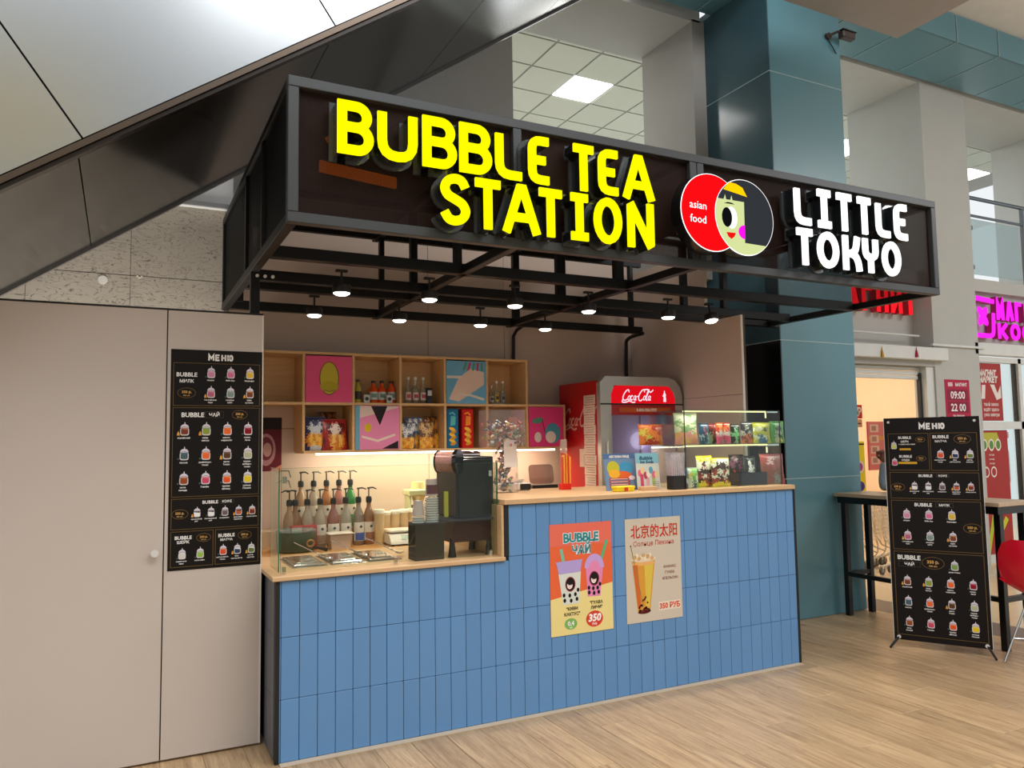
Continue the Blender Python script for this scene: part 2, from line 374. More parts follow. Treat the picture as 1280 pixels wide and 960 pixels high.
# booth back wall: panels with fine joints
b=MB(); b.box(-.1,4.12,5.705,5.74,0,3.3,mat('joint_dark','#4b4038',.7)); wb=struct(b.build('wall_back'))
e=[-.1,.66,2.15,2.82,4.1]
for q in range(4):
    for z0,z1 in ((0,1.62),(1.625,3.3)):
        p=MB(); p.box(e[q]+.002,e[q+1]-.002,5.69,5.705,z0,z1,BEIGE); p.build('wall_panel',wb)
b=MB(); b.box(4.1,4.13,4.3,5.705,0,2.42,mat('joint_dark','#4b4038',.7)); wr=struct(b.build('wall_right'))
p=MB(); p.box(4.085,4.1,4.3,5.69,0,1.83,BEIGE); p.build('wall_panel',wr); p=MB(); p.box(4.085,4.1,4.3,5.69,1.833,2.42,BEIGE); p.build('wall_panel',wr); p=MB(); p.box(4.083,4.102,4.292,4.3,0,2.42,EDGE); p.build('wall_edge',wr)
b=MB(); b.box(4.1,4.13,4.7,5.7,2.42,3.0,BEIGE); struct(b.build('wall_right_upper'))
# concrete wall under the escalator
def concrete():
    m=mat('board_marked_concrete','#aaa498',.85,var=.1,scale=5,bump=.3); nt=m.node_tree; N=nt.nodes; L=nt.links; bs=N['Principled BSDF']
    tc=N.new('ShaderNodeTexCoord'); mp=N.new('ShaderNodeMapping'); mp.inputs['Scale'].default_value=(7,7,20); L.new(tc.outputs['Object'],mp.inputs[0])
    n=N.new('ShaderNodeTexNoise'); n.inputs['Scale'].default_value=1.2; n.inputs['Detail'].default_value=3; n.inputs['Distortion'].default_value=1.5; L.new(mp.outputs[0],n.inputs[0])
    r=N.new('ShaderNodeValToRGB'); r.color_ramp.elements[0].position=.482; r.color_ramp.elements[1].position=.518; r.color_ramp.elements[0].color=(1,1,1,1); r.color_ramp.elements[1].color=(1,1,1,1)
    e=r.color_ramp.elements.new(.5); e.color=(.22,.2,.18,1); L.new(n.outputs[0],r.inputs[0])
    src=bs.inputs['Base Color'].links[0].from_socket; v=N.new('ShaderNodeVectorMath'); v.operation='MULTIPLY'; L.new(src,v.inputs[0]); L.new(r.outputs[0],v.inputs[1]); L.new(v.outputs[0],bs.inputs['Base Color']); return m
CON=concrete(); b=MB(); b.box(-5,.62,5.56,5.8,0,3.12,mat('joint_dark','#4b4038')); wc=struct(b.build('wall_concrete'))
x=.62
for q in range(7):
    for z0,z1 in ((1.6,2.62),(2.625,3.12)):
        p=MB(); p.box(x-.58,x-.003,5.55,5.562,z0,z1,CON); p.build('concrete_panel',wc)
    x-=.58
p=MB(); 
for q in range(3): p.cyl((.08+.012*q,5.551,2.62-.01*(q%2)),(.08+.012*q,5.546,2.62-.01*(q%2)),.006,n=8,m=EDGE)
p.cyl((-.12,5.551,2.58),(-.12,5.545,2.58),.028,n=14,m=WHT); p.build('wall_socket_cap',wc)
b=MB(); b.box(-5,.66,5.5,5.8,3.12,3.9,mat('grey_fascia','#e2e5e6',.5)); b.box(-5,.66,5.48,5.5,3.12,3.15,mat('grey_lip','#8d9092',.5)); struct(b.build('trim_2'))
# gallery wall with openings (upper floor)
b=MB(); b.box(-5,2.9,5.62,6.4,3.9,9,GREY); b.box(.66,2.9,5.75,6.4,0,3.9,GREY); struct(b.build('wall_gallery_left'))
b=MB(); b.box(2.9,4.9,5.55,6.4,5.5,9,LGREY); b.box(2.9,4.9,5.75,6.4,0,3.37,GREY); struct(b.build('wall_gallery_middle'))
b=MB(); b.box(4.8,4.95,5.55,6.34,3.0,5.52,GREY); struct(b.build('wall_jamb'))
b=MB(); b.box(5.8,14,5.52,6.48,5.54,9,LGREY); struct(b.build('wall_gallery_lintel'))
for i,(x0,x1) in enumerate(((8.06,8.86),(11.0,11.8))):
    b=MB(); b.box(x0,x1,5.5,6.48,2.6,5.54,LGREY); b.box(x0,x1,5.5,5.76,0,2.6,LGREY); struct(b.build('pillar'))
b=MB(); b.box(-5,14,13.0,13.2,3.37,6.05,mat('gallery_backdrop','#b9bab4',.8)); struct(b.build('wall_gallery_far'))
# upper floor slab
b=MB(); b.box(5.85,14,5.62,13,3.22,3.37,LGREY); b.box(.66,5.85,5.8,13,3.22,3.37,LGREY); struct(b.build('floor_upper'))
# gallery ceiling tiles
b=MB(); b.box(-5,14,6.3,13,6.012,6.05,mat('ceiling_grid','#9a9a92',.6)); ceil=struct(b.build('ceiling'))
CT=mat('ceiling_tile','#c9cbbd',.8,var=.03,rand=.02,scale=30,bump=.1); tm=None
b=MB(); b.box(.012,.588,.012,.588,0,.012,CT,.004); o=b.build('ceiling_tile'); tm=o.data; bpy.data.objects.remove(o)
b=MB(); b.box(.02,.58,.02,.58,-.002,.012,glow('f4fbff',4.2)); o=b.build('ceiling_light_panel'); lm=o.data; bpy.data.objects.remove(o)
X0=4.91-.6*5; Y0=7.85-.6*2
for i in range(19):
    for j in range(7):
        lit=j==2 and i in (1,5,9,13,18)
        o=bpy.data.objects.new('ceiling_light_panel' if lit else 'ceiling_tile',lm if lit else tm); C.objects.link(o); o.parent=ceil; o.location=(X0+i*.6,Y0+j*.6,6.0)
# teal column and beam
b=MB(); b.box(4.962,5.838,4.762,5.66,0,5.6,JOINT); col=struct(b.build('column'))
zz=[0,1.163,2.33,3.5,4.68,5.54]
for q in range(5):
    p=MB(); p.box(4.96,5.85,4.75,4.762,zz[q]+.004,zz[q+1]-.004,TEAL); p.build('column_panel',col)
    p=MB(); p.box(4.95,4.962,4.75,5.66,zz[q]+.004,zz[q+1]-.004,TEAL_SHADED if q>1 else mat('shaded_gloss_panel','#0d1214',.12)); p.build('column_panel',col)  # shade and dark reflection painted near-black on the lower left face
    p=MB(); p.box(5.838,5.85,4.762,5.66,zz[q]+.004,zz[q+1]-.004,TEAL); p.build('column_panel',col)
b=MB(); b.box(4.07,13.9,4.76,5.45,5.552,5.84,JOINT); beam=struct(b.build('beam'))
JS=mat('joint_caulk','#9fb9bd',.5)
for z_ in zz[1:5]:
    p=MB(); p.box(4.947,5.853,4.747,4.7495,z_-.004,z_+.004,JS); p.box(4.947,4.9495,4.7495,5.66,z_-.004,z_+.004,JS); p.build('joint_strip',col)
x=4.07
for q in range(14):
    p=MB(); p.box(x-.004,x+.004,4.74,5.45,5.536,5.5395,JS); p.box(x-.004,x+.004,4.74,4.7445,5.5395,5.83,JS); p.build('joint_strip',beam)
    p=MB(); p.box(x+.004,x+.7-.004,4.755,5.45,5.54,5.552,TEAL); p.build('soffit_panel',beam)
    p=MB(); p.box(x+.004,x+.7-.004,4.745,4.76,5.54,5.835,TEAL); p.build('beam_panel',beam); x+=.706
b=MB(); b.box(4.95,16,-3,4.76,5.85,5.95,mat('hall_ceiling','#e6e2dc',.8)); struct(b.build('ceiling_hall'))
b=MB(); b.box(3.6,6.03,1.2,4.3,5.0,5.12,mat('soffit_grey','#a3a4a6',.5)); 
b.box(3.62,6.01,1.22,4.28,4.985,5.0,mat('soffit_edge','#a8a29b',.4)); struct(b.build('ceiling_slab'))
# storefront wall (upper strip, rails, lintels, windows)
b=MB(); b.box(5.85,8.06,5.74,5.9,2.42,3.37,LGREY); b.box(8.86,14,5.7,5.9,2.62,3.37,LGREY); struct(b.build('wall_storefront'))
b=MB(); b.box(5.86,8.19,5.42,5.72,2.33,2.47,WHT,.006); b.box(5.86,8.06,5.5,5.75,2.27,2.33,mat('housing_shadow','#a7a39b',.5)); 
for q in range(3): b.box(5.87,7.93,5.60,5.63,2.13+q*.048,2.172+q*.048,WHT,.006)
b.box(7.93,8.06,5.52,5.62,0,2.3,WHT); b.box(7.9,7.93,5.58,5.62,0,2.2,mat('dark_seal','#2a2a2a')); struct(b.build('trim_3'))
b=MB(); b.tube([(6.0,5.6,2.62),(7.95,5.6,2.62)],.012,WHT); b.box(8.0,8.95,5.47,5.5,2.5,2.525,WHT); b.box(8.8,14,5.5,5.62,2.44,2.58,WHT,.005); struct(b.build('trim_4'))
b=MB()
for z0,z1 in ((2.36,2.42),(1.57,1.66),(.04,.12)): b.box(8.86,14,5.54,5.62,z0,z1,WHT)
for x0 in (8.86,9.68,10.6,11.5): b.box(x0,x0+.06,5.54,5.62,.04,2.42,WHT); b.box(x0-.035,x0,5.57,5.61,.1,2.4,mat('dark_seal','#2a2a2a'))
win=struct(b.build('window_1'))
for x0,x1 in ((8.92,9.64),(9.74,10.56)):
    for z0,z1 in ((.12,1.57),(1.66,2.36)): p=MB(); p.box(x0,x1,5.58,5.59,z0,z1,clear('window_glass','#f4faf8',.08)); p.build('pane',win)
# shop interior seen through the openings
SI=mat('shop_interior','#e3c8a6',.7,var=.04); b=MB(); b.box(5.9,14,9.3,9.4,0,3.2,SI); b.box(5.9,14,5.95,9.3,3.1,3.2,SI); b.box(5.86,5.92,5.9,9.3,0,3.2,SI); b.box(9.9,10.0,6.6,9.3,0,3.2,SI); struct(b.build('wall_shop'))
# opposite side of the hall, behind the photographer
b=MB(); b.box(-9,14,-7.2,-7,0,2.9,mat('hall_wall','#b9b4ab',.7)); b.box(-9,14,-7.2,-7,3.9,9,mat('hall_wall_upper','#c8cbcc',.7)); b.box(-9,14,-7.2,-7,2.9,3.9,mat('hall_fascia','#a5a7a8',.6)); struct(b.build('wall_front'))
b=MB(); b.box(-3.2,-.5,-7.0,-6.9,5.9,7.4,mat('added_yellow_board','#ffd400',.5)); struct(b.build('unseen_yellow_board'))  # unseen yellow sign board, added for its reflection in the escalator steel
# ================= ESCALATOR =================
esc=thing('escalator','long escalator rising to the right over the kiosk, bright steel flank, dark glossy underside','escalator',(-3,4.2,0))
ang=math.atan(.70); dx,dz=math.cos(ang),math.sin(ang); Y1,Y2=3.40,5.02
def ep(s,n,y): return (.6+s*dx-n*dz-(-3), y-4.2, 3.226+s*dz+n*dx)  # s along the slope, n square to it
STEEL=mat('brushed_steel','#b6babd',.24,metal=.9,var=.03,scale=3); DARKG=mat('dark_gloss_soffit','#2b2a29',.14,metal=.3,var=.12,scale=2)
def slab(name,s0,s1,n0,n1,y0,y1,m):
    p=MB(); q=[ep(s0,n0,y0),ep(s1,n0,y0),ep(s1,n1,y0),ep(s0,n1,y0)]; p.ext(q,(0,y1-y0,0),m); return p.build(name,esc)
ss=[-.91+1.22*k for k in range(-3,5)]
for i in range(7):
    slab('side_panel',ss[i]+.004,ss[i+1]-.004,.02,1.9,Y1,Y1+.02,STEEL)
slab('lower_lip',-5.6,3.9,-.012,.012,Y1-.01,Y1+.03,mat('lip_metal','#5e5248',.3,metal=.8)); slab('lower_lip',-5.6,3.9,-.03,-.014,Y1+.0,Y1+.04,mat('lip_dark','#2c2622',.3,metal=.6))
su=[-.955+1.22*k for k in range(-3,5)]
for i in range(7): slab('underside_panel',su[i]+.003,su[i+1]-.003,-.02,0.0,Y1+.04,Y2-.03,DARKG)
slab('rear_lip',-5.6,3.9,-.035,.01,Y2-.03,Y2,mat('lip_grey','#6d6c6a',.35,metal=.7)); slab('rear_panel',-5.6,3.9,0,.9,Y2-.02,Y2,mat('rear_clad','#77787a',.5))
slab('truss_core',-5.6,3.9,.03,.8,Y1+.03,Y2-.03,BLKM)
# ================= CANOPY AND SIGNS =================
FR=mat('frame_grey','#333536',.45,metal=.1,var=.05); FRD=mat('frame_black','#121212',.45,var=.08,spec=.3)
can=thing('sign_canopy','black steel tube canopy with mesh front carrying the big glowing signs','canopy',(.6,3.19,2.42))
def cb(name,x0,x1,y0,y1,z0,z1,m=FRD,lab=None):
    p=MB(); p.box(x0-.6,x1-.6,y0-3.19,y1-3.19,z0-2.42,z1-2.42,m,.003); o=p.build(name,can)
    if lab:o['label']=lab
    return o
X0,X1,Yf,Yb,Zb,Zt=.595,4.77,3.19,5.5,2.42,3.045; t=.045
for z in (Zb,Zt-t): cb('frame_tube',X0,X1,Yf,Yf+t,z,z+t,FR)
for x in (X0,1.645,2.715,2.765,X1-t): cb('frame_tube',x,x+t,Yf,Yf+t,Zb+t,Zt-t,FR)
for x,y1 in ((X0,Yb),(1.64,Yb),(2.74,Yb),(X1-t,4.72)):
    for z in (Zb,Zt-t): cb('frame_tube',x,x+t,Yf+t,y1,z,z+t)
for y,x1 in ((3.83,X1),(4.40,4.75),(4.66,4.9),(5.40,4.06)):
    cb('frame_tube',X0+t,x1-t,y,y+(.055 if y<5 else .04),Zb,Zb+.06)
for y,x1 in ((4.66,X1),(5.40,4.06)): cb('frame_tube',X0+t,x1-t,y,y+.04,Zt-t,Zt)
# uprights of the truss: pixel where each stands in the photograph, and its row
for px,py,Y,wd in ((477,380,5.41,.035),(517,350,4.67,.045),(572,330,3.85,.04),(645,395,5.41,.055),(701,380,4.67,.07),(773,350,3.85,.06),(789,400,5.41,.035),(855,380,4.67,.05),(300,375,5.41,.04),(905,375,4.67,.05)):
    x=at(px,py,1,Y).x; cb('upright',x-wd/2,x+wd/2,Y-.02,Y+.025,Zb+.05,Zt-t)
for y in (3.85,4.4,5.45): cb('upright',X0,X0+.04,y,y+.04,Zb+t,Zt-t)
cb('post',.598,.645,4.205,4.25,2.19,2.44)
for q in range(3): p=MB(); p.cyl((0.03+.04*q,1.008,-.02),(.03+.04*q,1.017,-.02),.009,n=8,m=WHT); p.build('bolt',can)
for x in (X0+.0,): 
    p=MB(); p.box(.01,.016,.05,2.3,.045,.58,meshmat('side_mesh','#060707',.012,.15,(1,2))); p.build('side_mesh_panel',can)
for q in range(4): cb('added_shade_panel',X0+.02+1.03*q,X0+1.045+1.03*q,Yf+t,5.42 if q<3 else 4.62,Zt+.002,Zt+.012,BLKM)  # panels added over the canopy to darken its interior and the booth
FM=meshmat('front_mesh','#24120b',.011,.62,(0,2))
for x0,x1 in ((X0+t,1.645),(1.69,2.715),(2.81,X1-t)):
    p=MB(); p.box(x0-.6,x1-.6,.03,.033,.045,.58,FM); p.build('front_mesh_panel',can)
p=MB(); p.box(X1-.6-.03,X1-.6-.024,.05,1.5,.045,.58,meshmat('end_mesh','#1a1a1b',.014,.7,(1,2))); p.build('side_mesh_panel',can)
o=thing('amber_reflection','amber reflection made as a dim glowing arch and band behind the mesh near the left end of the canopy','sign',(.80,3.42,2.735),FACE); AM=glow('b4561a',.45)  # warm reflection built as dim glowing shapes, not a sign
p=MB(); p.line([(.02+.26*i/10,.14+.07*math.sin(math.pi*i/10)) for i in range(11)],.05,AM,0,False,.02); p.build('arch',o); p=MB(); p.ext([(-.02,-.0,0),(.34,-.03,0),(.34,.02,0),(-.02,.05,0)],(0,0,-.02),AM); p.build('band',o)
# lettering
def sign(name,label,face,letters,w,z0off,yf=3.095,depth=.085):
    o=thing(name,label,'sign',(letters[0][1],yf,2.45),FACE)
    for ch,x0,x1,za,zb in letters:
        f=MB(); letter(f,ch,x0-letters[0][1],za-2.45,x1-x0,zb-za,w,face,0,.012); L=f.build('letter',o)
        c=MB(); letter(c,ch,x0-letters[0][1],za-2.45,x1-x0,zb-za,w,mat('letter_side','#14181a',.15),-.012,depth-.012,-.004); c.build('letter_side',L)
        k=MB(); letter(k,ch,x0-letters[0][1],za-2.45,x1-x0,zb-za,w,clear('acrylic_back','#6f7476',.35,.25),-depth,.012,.03); k.build('acrylic_backing',L)
    return o
YEL=mat('glow_yellow','#000000',.4,emit=1.15,var=0,ecol='#ffff00',spec=0); WHG=mat('glow_white','#000000',.4,emit=1.4,var=0,ecol='#ffffff',spec=0)
bx=[(.778,.932),(.95,1.128),(1.152,1.313),(1.327,1.486),(1.505,1.659),(1.676,1.805),(1.914,2.045),(2.065,2.198),(2.215,2.395)]
sx_=[(1.232,1.376),(1.394,1.535),(1.545,1.727),(1.722,1.86),(1.888,2.013),(2.033,2.195),(2.231,2.391)]
sign('tea_station_sign','two lines of glowing yellow letters reading BUBBLE TEA STATION on the canopy front',YEL,[(c,a,b,2.709,2.937) for c,(a,b) in zip('BUBBLETEA',bx)]+[(c,a,b,2.462,2.692) for c,(a,b) in zip('STATION',sx_)],.040,0)
lx=[(3.385,3.534),(3.556,3.691),(3.721,3.861),(3.898,4.029),(4.066,4.207),(4.231,4.368)]; tx=[(3.385,3.524),(3.554,3.727),(3.765,3.92),(3.936,4.068),(4.105,4.271)]
sign('little_tokyo_sign','two lines of glowing white letters reading LITTLE TOKYO at the right end of the canopy',WHG,[(c,a,b,2.713,2.94) for c,(a,b) in zip('LITTLE',lx)]+[(c,a,b,2.478,2.692) for c,(a,b) in zip('TOKYO',tx)],.042,0)
# round logo
lg=thing('round_logo_sign','round lit logo, red disc reading asian food beside a pale face with black hair','sign',(2.855,3.06,2.685),FACE)
def disc(mb,cx,r,z,m,d=.0,n=48): 
    pts=[(cx+r*math.cos(2*math.pi*i/n),r*math.sin(2*math.pi*i/n),z) for i in range(n)]
    if d: mb.ext(pts,(0,0,-d),m)
    else: mb.add(pts,[list(range(n))],m)
r=.204; c1,c2=-.112,.112
o=MB(); disc(o,c1,r+.006,-.004,mat('logo_rim_dark','#0e0f10',.2),.075); disc(o,c2,r+.006,-.004,mat('logo_rim_dark','#0e0f10',.2),.072); disc(o,c2,r+.004,-.003,WHG); disc(o,c1,r+.004,-.003,WHG); o.build('drum',lg)
def lp(x,y): q=at(840+x/6.857,200+y/6.857,1,3.06); return (q.x-2.855,q.z-2.685)
HAIR=glow('33363a',.9); Bk=glow('26282b',.2); face=glow('dce8a2',.88)
o=MB(); disc(o,c1,r,-.001,glow('ff0a12',1.0)); o.build('red_disc',lg)['label']='red disc with white words asian food'
o=MB(); disc(o,c2,r+.003,.0005,WHG); disc(o,c2,r,.001,HAIR); o.build('hair_disc',lg)
e1,e2,e3=lp(615,362),lp(625,712),lp(812,742)
arc=[]
for a in range(150,345,3):
    q=(c2+r*math.cos(R_(a)),r*math.sin(R_(a)))
    if q[1]<lp(400,322)[1] and (q[0]<e3[0]-.002): arc.append(q)
o=MB(); o.poly(arc+[e3,e2,e1],face,.0015); o.build('face_panel',lg)['label']='pale green face'
o=MB(); o.poly([lp(*q) for q in ((485,190),(545,205),(600,240),(640,320),(560,292),(435,250))][::-1],glow('ffd000',1),.003)
for q in (450,505): o.poly([lp(q-10,335 if q<500 else 347),lp(q+12,338 if q<500 else 350),lp(q+2,292 if q<500 else 305)],face,.002)
o.poly([lp(*q) for q in ((440,370),(475,360),(510,368),(535,383),(510,380),(475,374))][::-1],Bk,.0025)
a=lp(508,495); b=lp(468,490); k1=lp(555,495)[0]-a[0]; k2=a[1]-lp(508,588)[1]
o.ell(a[0],a[1],k1,k2,WHG,.003,28); o.ell(b[0],b[1],k1*.92,k2*.9,Bk,.0035,28)
o.poly([lp(*q) for q in ((463,617),(545,627),(533,658),(507,678),(480,655))][::-1],glow('e81410',1),.003)
a=lp(624,622); o.ell(a[0],a[1],lp(680,622)[0]-a[0],a[1]-lp(624,682)[1],glow('ff14e8',1),.003,20,90,270); o.build('face_print',lg)
o=MB(); a=lp(148,350); o.text('asian',a[0],a[1]-.012,.043,WHG,.003,.0,al='l',w=lp(360,350)[0]-a[0]); o.text('food',a[0],lp(148,490)[1],.043,WHG,.003,.0,al='l',w=lp(325,350)[0]-a[0]); o.build('logo_words',lg)
m=MB(); m.box(-.3,-.29,-.01,.01,-.09,-.07,FRD); m.box(-.2,.2,-.012,.012,-.11,-.07,FRD); m.build('wall_bracket',lg)
# spot lamps
def make_lamp(loc,label,rx=0):
    t_=thing('spot_lamp',label,'lamp',loc,(rx,0,0),'round black spot lamps under the canopy')
    m=MB(); m.cyl((0,0,.05),(0,0,.125),.006,n=8,m=BLKM); m.box(-.03,.03,-.012,.012,.118,.13,BLKM); m.build('stem',t_)
    m=MB(); m.lathe([(.043,.006),(.048,.01),(.048,.046),(.044,.052),(.0,.052)],(0,0,0),mat('lamp_black','#26221f',.4),24); m.build('housing',t_,True)
    m=MB(); m.lathe([(.001,-.006),(.03,-.004),(.042,.004),(.042,.01)],(0,0,0),glow('fffaf0',9),24); m.build('lens',t_)
    l=bpy.data.lights.new('lamp_bulb','SPOT'); l.energy=13; l.spot_size=R_(125); l.spot_blend=.7; l.color=(1,.86,.72); l.shadow_soft_size=.035
    b=bpy.data.objects.new('lamp_bulb',l); C.objects.link(b); b.parent=t_; b.location=(0,0,-.03); return t_
names=['spot lamp in the front row, nearest the left end','second spot lamp from the left in the front row','spot lamp third from the left in the front row','fourth spot lamp from the left in the front row','fifth spot lamp from the left in the front row, left of the last','spot lamp at the right end of the front row over the display case']
for (x,z,n) in zip((1.02,1.51,2.04,2.547,3.156,3.52),(2.29,)*6,names): make_lamp((x,3.97,z-.003),'round black '+n,R_(-12) if x>3.4 else 0)
for (x,n) in zip((1.045,1.588,2.161,2.663),('far left of the rear row','second from the left in the rear row','third from the left in the rear row','at the right end of the rear row')): make_lamp((x,4.72,2.287),'round black spot lamp hanging '+n)
m=MB(); m.tube(cr([(4.0,5.38,2.42),(4.0,5.6,2.4),(4.02,5.66,2.3),(4.02,5.67,1.95),(4.02,5.67,1.2)],6),.016,BLKM); tag(m.build('cable'),'thick black cable running down the right rear corner above the fridge','cable')
x=at(642,420,1,5.66).x; m=MB(); m.tube([(x,5.44,2.45),(x,5.6,2.42),(x,5.66,2.38),(x,5.67,2.17)],.014,BLKM); tag(m.build('cable'),'black cable dropping from the canopy to the top of the wooden shelf','cable')
# ================= COUNTER =================
ctr=thing('service_counter','stepped kiosk counter clad in blue upright tiles','counter',(.68,3.871,0))
BT=mat('blue_tile','#5f8fc0',.3,var=.03,scale=3,rand=.035); GRT=mat('grout_dark','#1d2a3c',.8); GT=mat('grey_side_tile','#5c6069',.4,var=.06,rand=.04)
m=MB(); m.box(0.012,3.41,.008,.7,0.0,.845,GRT); m.box(1.232,3.41,.008,.7,.845,1.155,GRT); m.box(.012,1.2,.008,.68,.845,.8525,GRT); m.build('body',ctr)
tm={}
def tile(w,h,mt):
    k=(round(w,3),round(h,3),mt.name)
    if k not in tm:
        b=MB(); b.box(.0012,w-.0012,-.009,0,.0012,h-.0012,mt,.0016); o=b.build('tile'); tm[k]=o.data; bpy.data.objects.remove(o)
    return tm[k]
cols=[.018,.026]+[.026+.0873*k for k in range(1,40)]
cols=[.018]+[.026+.0873*k for k in range(0,39)]; rows=[.004,.294,.584,.873,1.154]
for i in range(len(cols)):
    x0=cols[i]; x1=cols[i+1] if i+1<len(cols) else 3.412
    for r_ in range(4):
        z0,z1=rows[r_],rows[r_+1]
        if x1<=1.25 and r_==2: z1=.851
        if x0<1.23 and r_==3: continue
        o=bpy.data.objects.new('tile',tile(x1-x0,z1-z0,BT)); C.objects.link(o); o.parent=ctr; o.location=(x0,.009,z0)
for j in range(3):
    for r_ in range(3):
        o=bpy.data.objects.new('side_tile',tile(.0873,rows[r_+1]-rows[r_] if r_<2 else .267,GT)); C.objects.link(o); o.parent=ctr; o.location=(.01,.03+.0873*(j+1)+.02,rows[r_]); o.rotation_euler=(0,0,R_(-90))
for x0,x1,z0,z1 in ((.0,.018,.003,.853),(3.41,3.428,.003,1.155),(1.222,1.248,.875,1.155)):
    m=MB(); m.box(x0,x1,-.003,.02,z0,z1,BLKM); m.build('corner_trim',ctr)
m=MB(); m.box(1.222,1.232,.01,.7,.875,1.155,GRT); m.box(1.205,1.219,.0,.7,.875,1.155,OAK); m.build('step_side_board',ctr)
m=MB(); m.box(.02,3.40,-.045,-.003,.001,.006,mat('floor_sealing_strip','#cbb79d',.5,var=.1)); m.build('sealing_strip',ctr)
m=MB(); m.box(.0,1.24,-.015,.73,0,.021,OAK,.002); tag(m.build('worktop',origin=(0,0,0)),'lower oak worktop at the left where drinks are prepared','worktop').location=(.662,3.871,.853)
m=MB(); m.box(0,2.2,-.018,.76,0,.028,OAK,.002); tag(m.build('worktop'),'higher oak worktop at the right in front of the fridge','worktop').location=(1.898,3.871,1.157)
bc=thing('back_counter','oak topped back counter under the wall shelf holding the syrup bottles','counter',(.68,5.05,0))
m=MB(); m.box(0,2.55,0,.62,.785,.81,wood('oak_back','#d09a5c','#b27f45',1.2,0)); m.build('counter_top',bc); m=MB(); m.box(.02,2.5,.03,.6,0,.785,mat('dark_carcass','#4a382a',.6)); m.build('cabinet_body',bc)
m=MB(); m.box(.66,1.5,5.42,5.6,.81,.925,mat('riser','#c9b494',.5)); tag(m.build('riser'),'low step carrying the rear row of syrup bottles','riser')
# ---- sheets of print ----
def sheet(name,label,W,H,base,thick=.002):
    o=thing(name,label,'poster'); m=MB(); m.box(0,W,0,H,-thick,0,pm(base)); m.build('sheet',o); return o
K9=dict(k='17120f',w='f3f1ee')
def drink(m,x,y,h,body,liq,fire=0,dome='d9d3df'):
    w=h*.30; z=.0008
    m.rect(x-.012*h,y+h*.30,.05*h,h*.22,pm('e8e4ea'),z)
    m.ell(x,y+h*.12,w*.95,h*.26,pm(dome),z+.0002,14,0,180)
    m.poly(rrect(x-w,y-h*.45,2*w,h*.58,h*.16,3),pm('d8d2d6'),z+.0004)
    m.poly(rrect(x-w*.8,y-h*.37,1.6*w,h*.42,h*.12,3),pm(liq),z+.0008)
    m.poly([(x-w*.8,y+h*.02),(x+w*.8,y-h*.04),(x+w*.8,y+h*.1),(x-w*.8,y+h*.1)],pm(body),z+.0011)
    m.line([(x-w*.7,y+h*.15),(x,y+h*.19),(x+w*.7,y+h*.14)],h*.03,pm('8d7f8f'),z+.0012)
    if fire: m.poly([(x-w-h*.22,y-h*.45),(x-w-h*.02,y-h*.45),(x-w-h*.06,y-h*.25),(x-w-h*.12,y-h*.12),(x-w-h*.2,y-h*.28)],pm('e0a040'),z+.001)
    else: m.ell(x-w-h*.1,y-h*.36,h*.075,h*.075,pm('3d5853'),z+.001,8)
def menu(o,W,H,items,lab):
    P=MB(); T=MB(); G=pm('6b5430'); wt=pm('f3f1ee'); gold=pm('d9a860')
    def X(u): return u*W
    def Yv(v): return H*(1-v)
    for it in items:
        k=it[0]
        if k=='frame':
            _,u0,v0,u1,v1=it; P.line([(X(u0),Yv(v0)),(X(u1),Yv(v0)),(X(u1),Yv(v1)),(X(u0),Yv(v1))],W*.006,G,.0005,True)
        elif k=='big': # title drawn with letter strokes
            _,txt,u,v,h=it; n=len(txt); cw=h*.72; x=X(u)-n*cw/2*1.12
            for ch in txt: letter(T,ch,x,Yv(v)-h/2,cw*(1.2 if ch in 'МЮ' else 1),h,h*.24,wt,.001); x+=cw*1.18*(1.15 if ch in 'МЮ' else 1)
        elif k=='t': _,txt,u,v,h=it[:5]; T.text(txt,X(u),Yv(v),h,pm(it[5]) if len(it)>5 else wt,.0014,.025,w=(it[6]*W if len(it)>6 else None))
        elif k=='price':
            _,u,v,a=it; a*=W; b=a*.6; c=ell_pts(X(u),Yv(v),a,b,24); P.line(c,W*.006,G,.0006,True); T.text('350 р.',X(u),Yv(v)+b*.2,b*.52,gold,.0014,.03,w=a*1.5); T.text('500 мл.',X(u),Yv(v)-b*.5,b*.28,gold,.0014,.02,w=a)
        elif k=='tag': _,u,v,w_,h_=it; P.line([(X(u)-w_*W/2,Yv(v)-h_/2),(X(u)+w_*W/2,Yv(v)-h_/2),(X(u)+w_*W/2,Yv(v)+h_/2),(X(u)-w_*W/2,Yv(v)+h_/2)],W*.004,pm('4a4038'),.0006,True)
        elif k=='d':
            _,u,v,h,body,liq,fire,txt=it; drink(P,X(u),Yv(v),h,body,liq,fire)
            ln=txt.split('/')
            for i,l in enumerate(ln): T.text(l,X(u)-h*.05,Yv(v)-h*.62-i*h*.2,h*.12,wt,.0014,.025,w=W*.22)
        elif k=='bar': _,u,v,w_,h_=it; P.rect(X(u)-w_*W/2,Yv(v)-h_/2,w_*W,h_,pm('d8a52c'),.0012)
    tag(P.build('drink_pictures',o),kind='stuff'); tag(T.build('lettering',o),kind='stuff')
tea=[('корейский','b4765e','7a3f28',1),('киви-/кактус','8ba35a','8fa03c',1),('манго-/маракуйя','f0803c','ef6a2a',0),('гуава-/личи','b8405a','8a1420',0),('лагуна','54707c','4a626c',0),('грейпфрут-/тоник','f27c48','ef6a30',0),('литтл/Токио','7a5a48','5a3a1e',1),('груша-/имбирь-/тоник','c9cbb2','b5bb96',0),('личи-/колада','b06a40','9a4c22',0),('Гавайи','e08090','d24a68',0),('тропик/айленд','f08a4c','e8582a',0),('солнце/Пекина','f0d860','e8c820',0)]
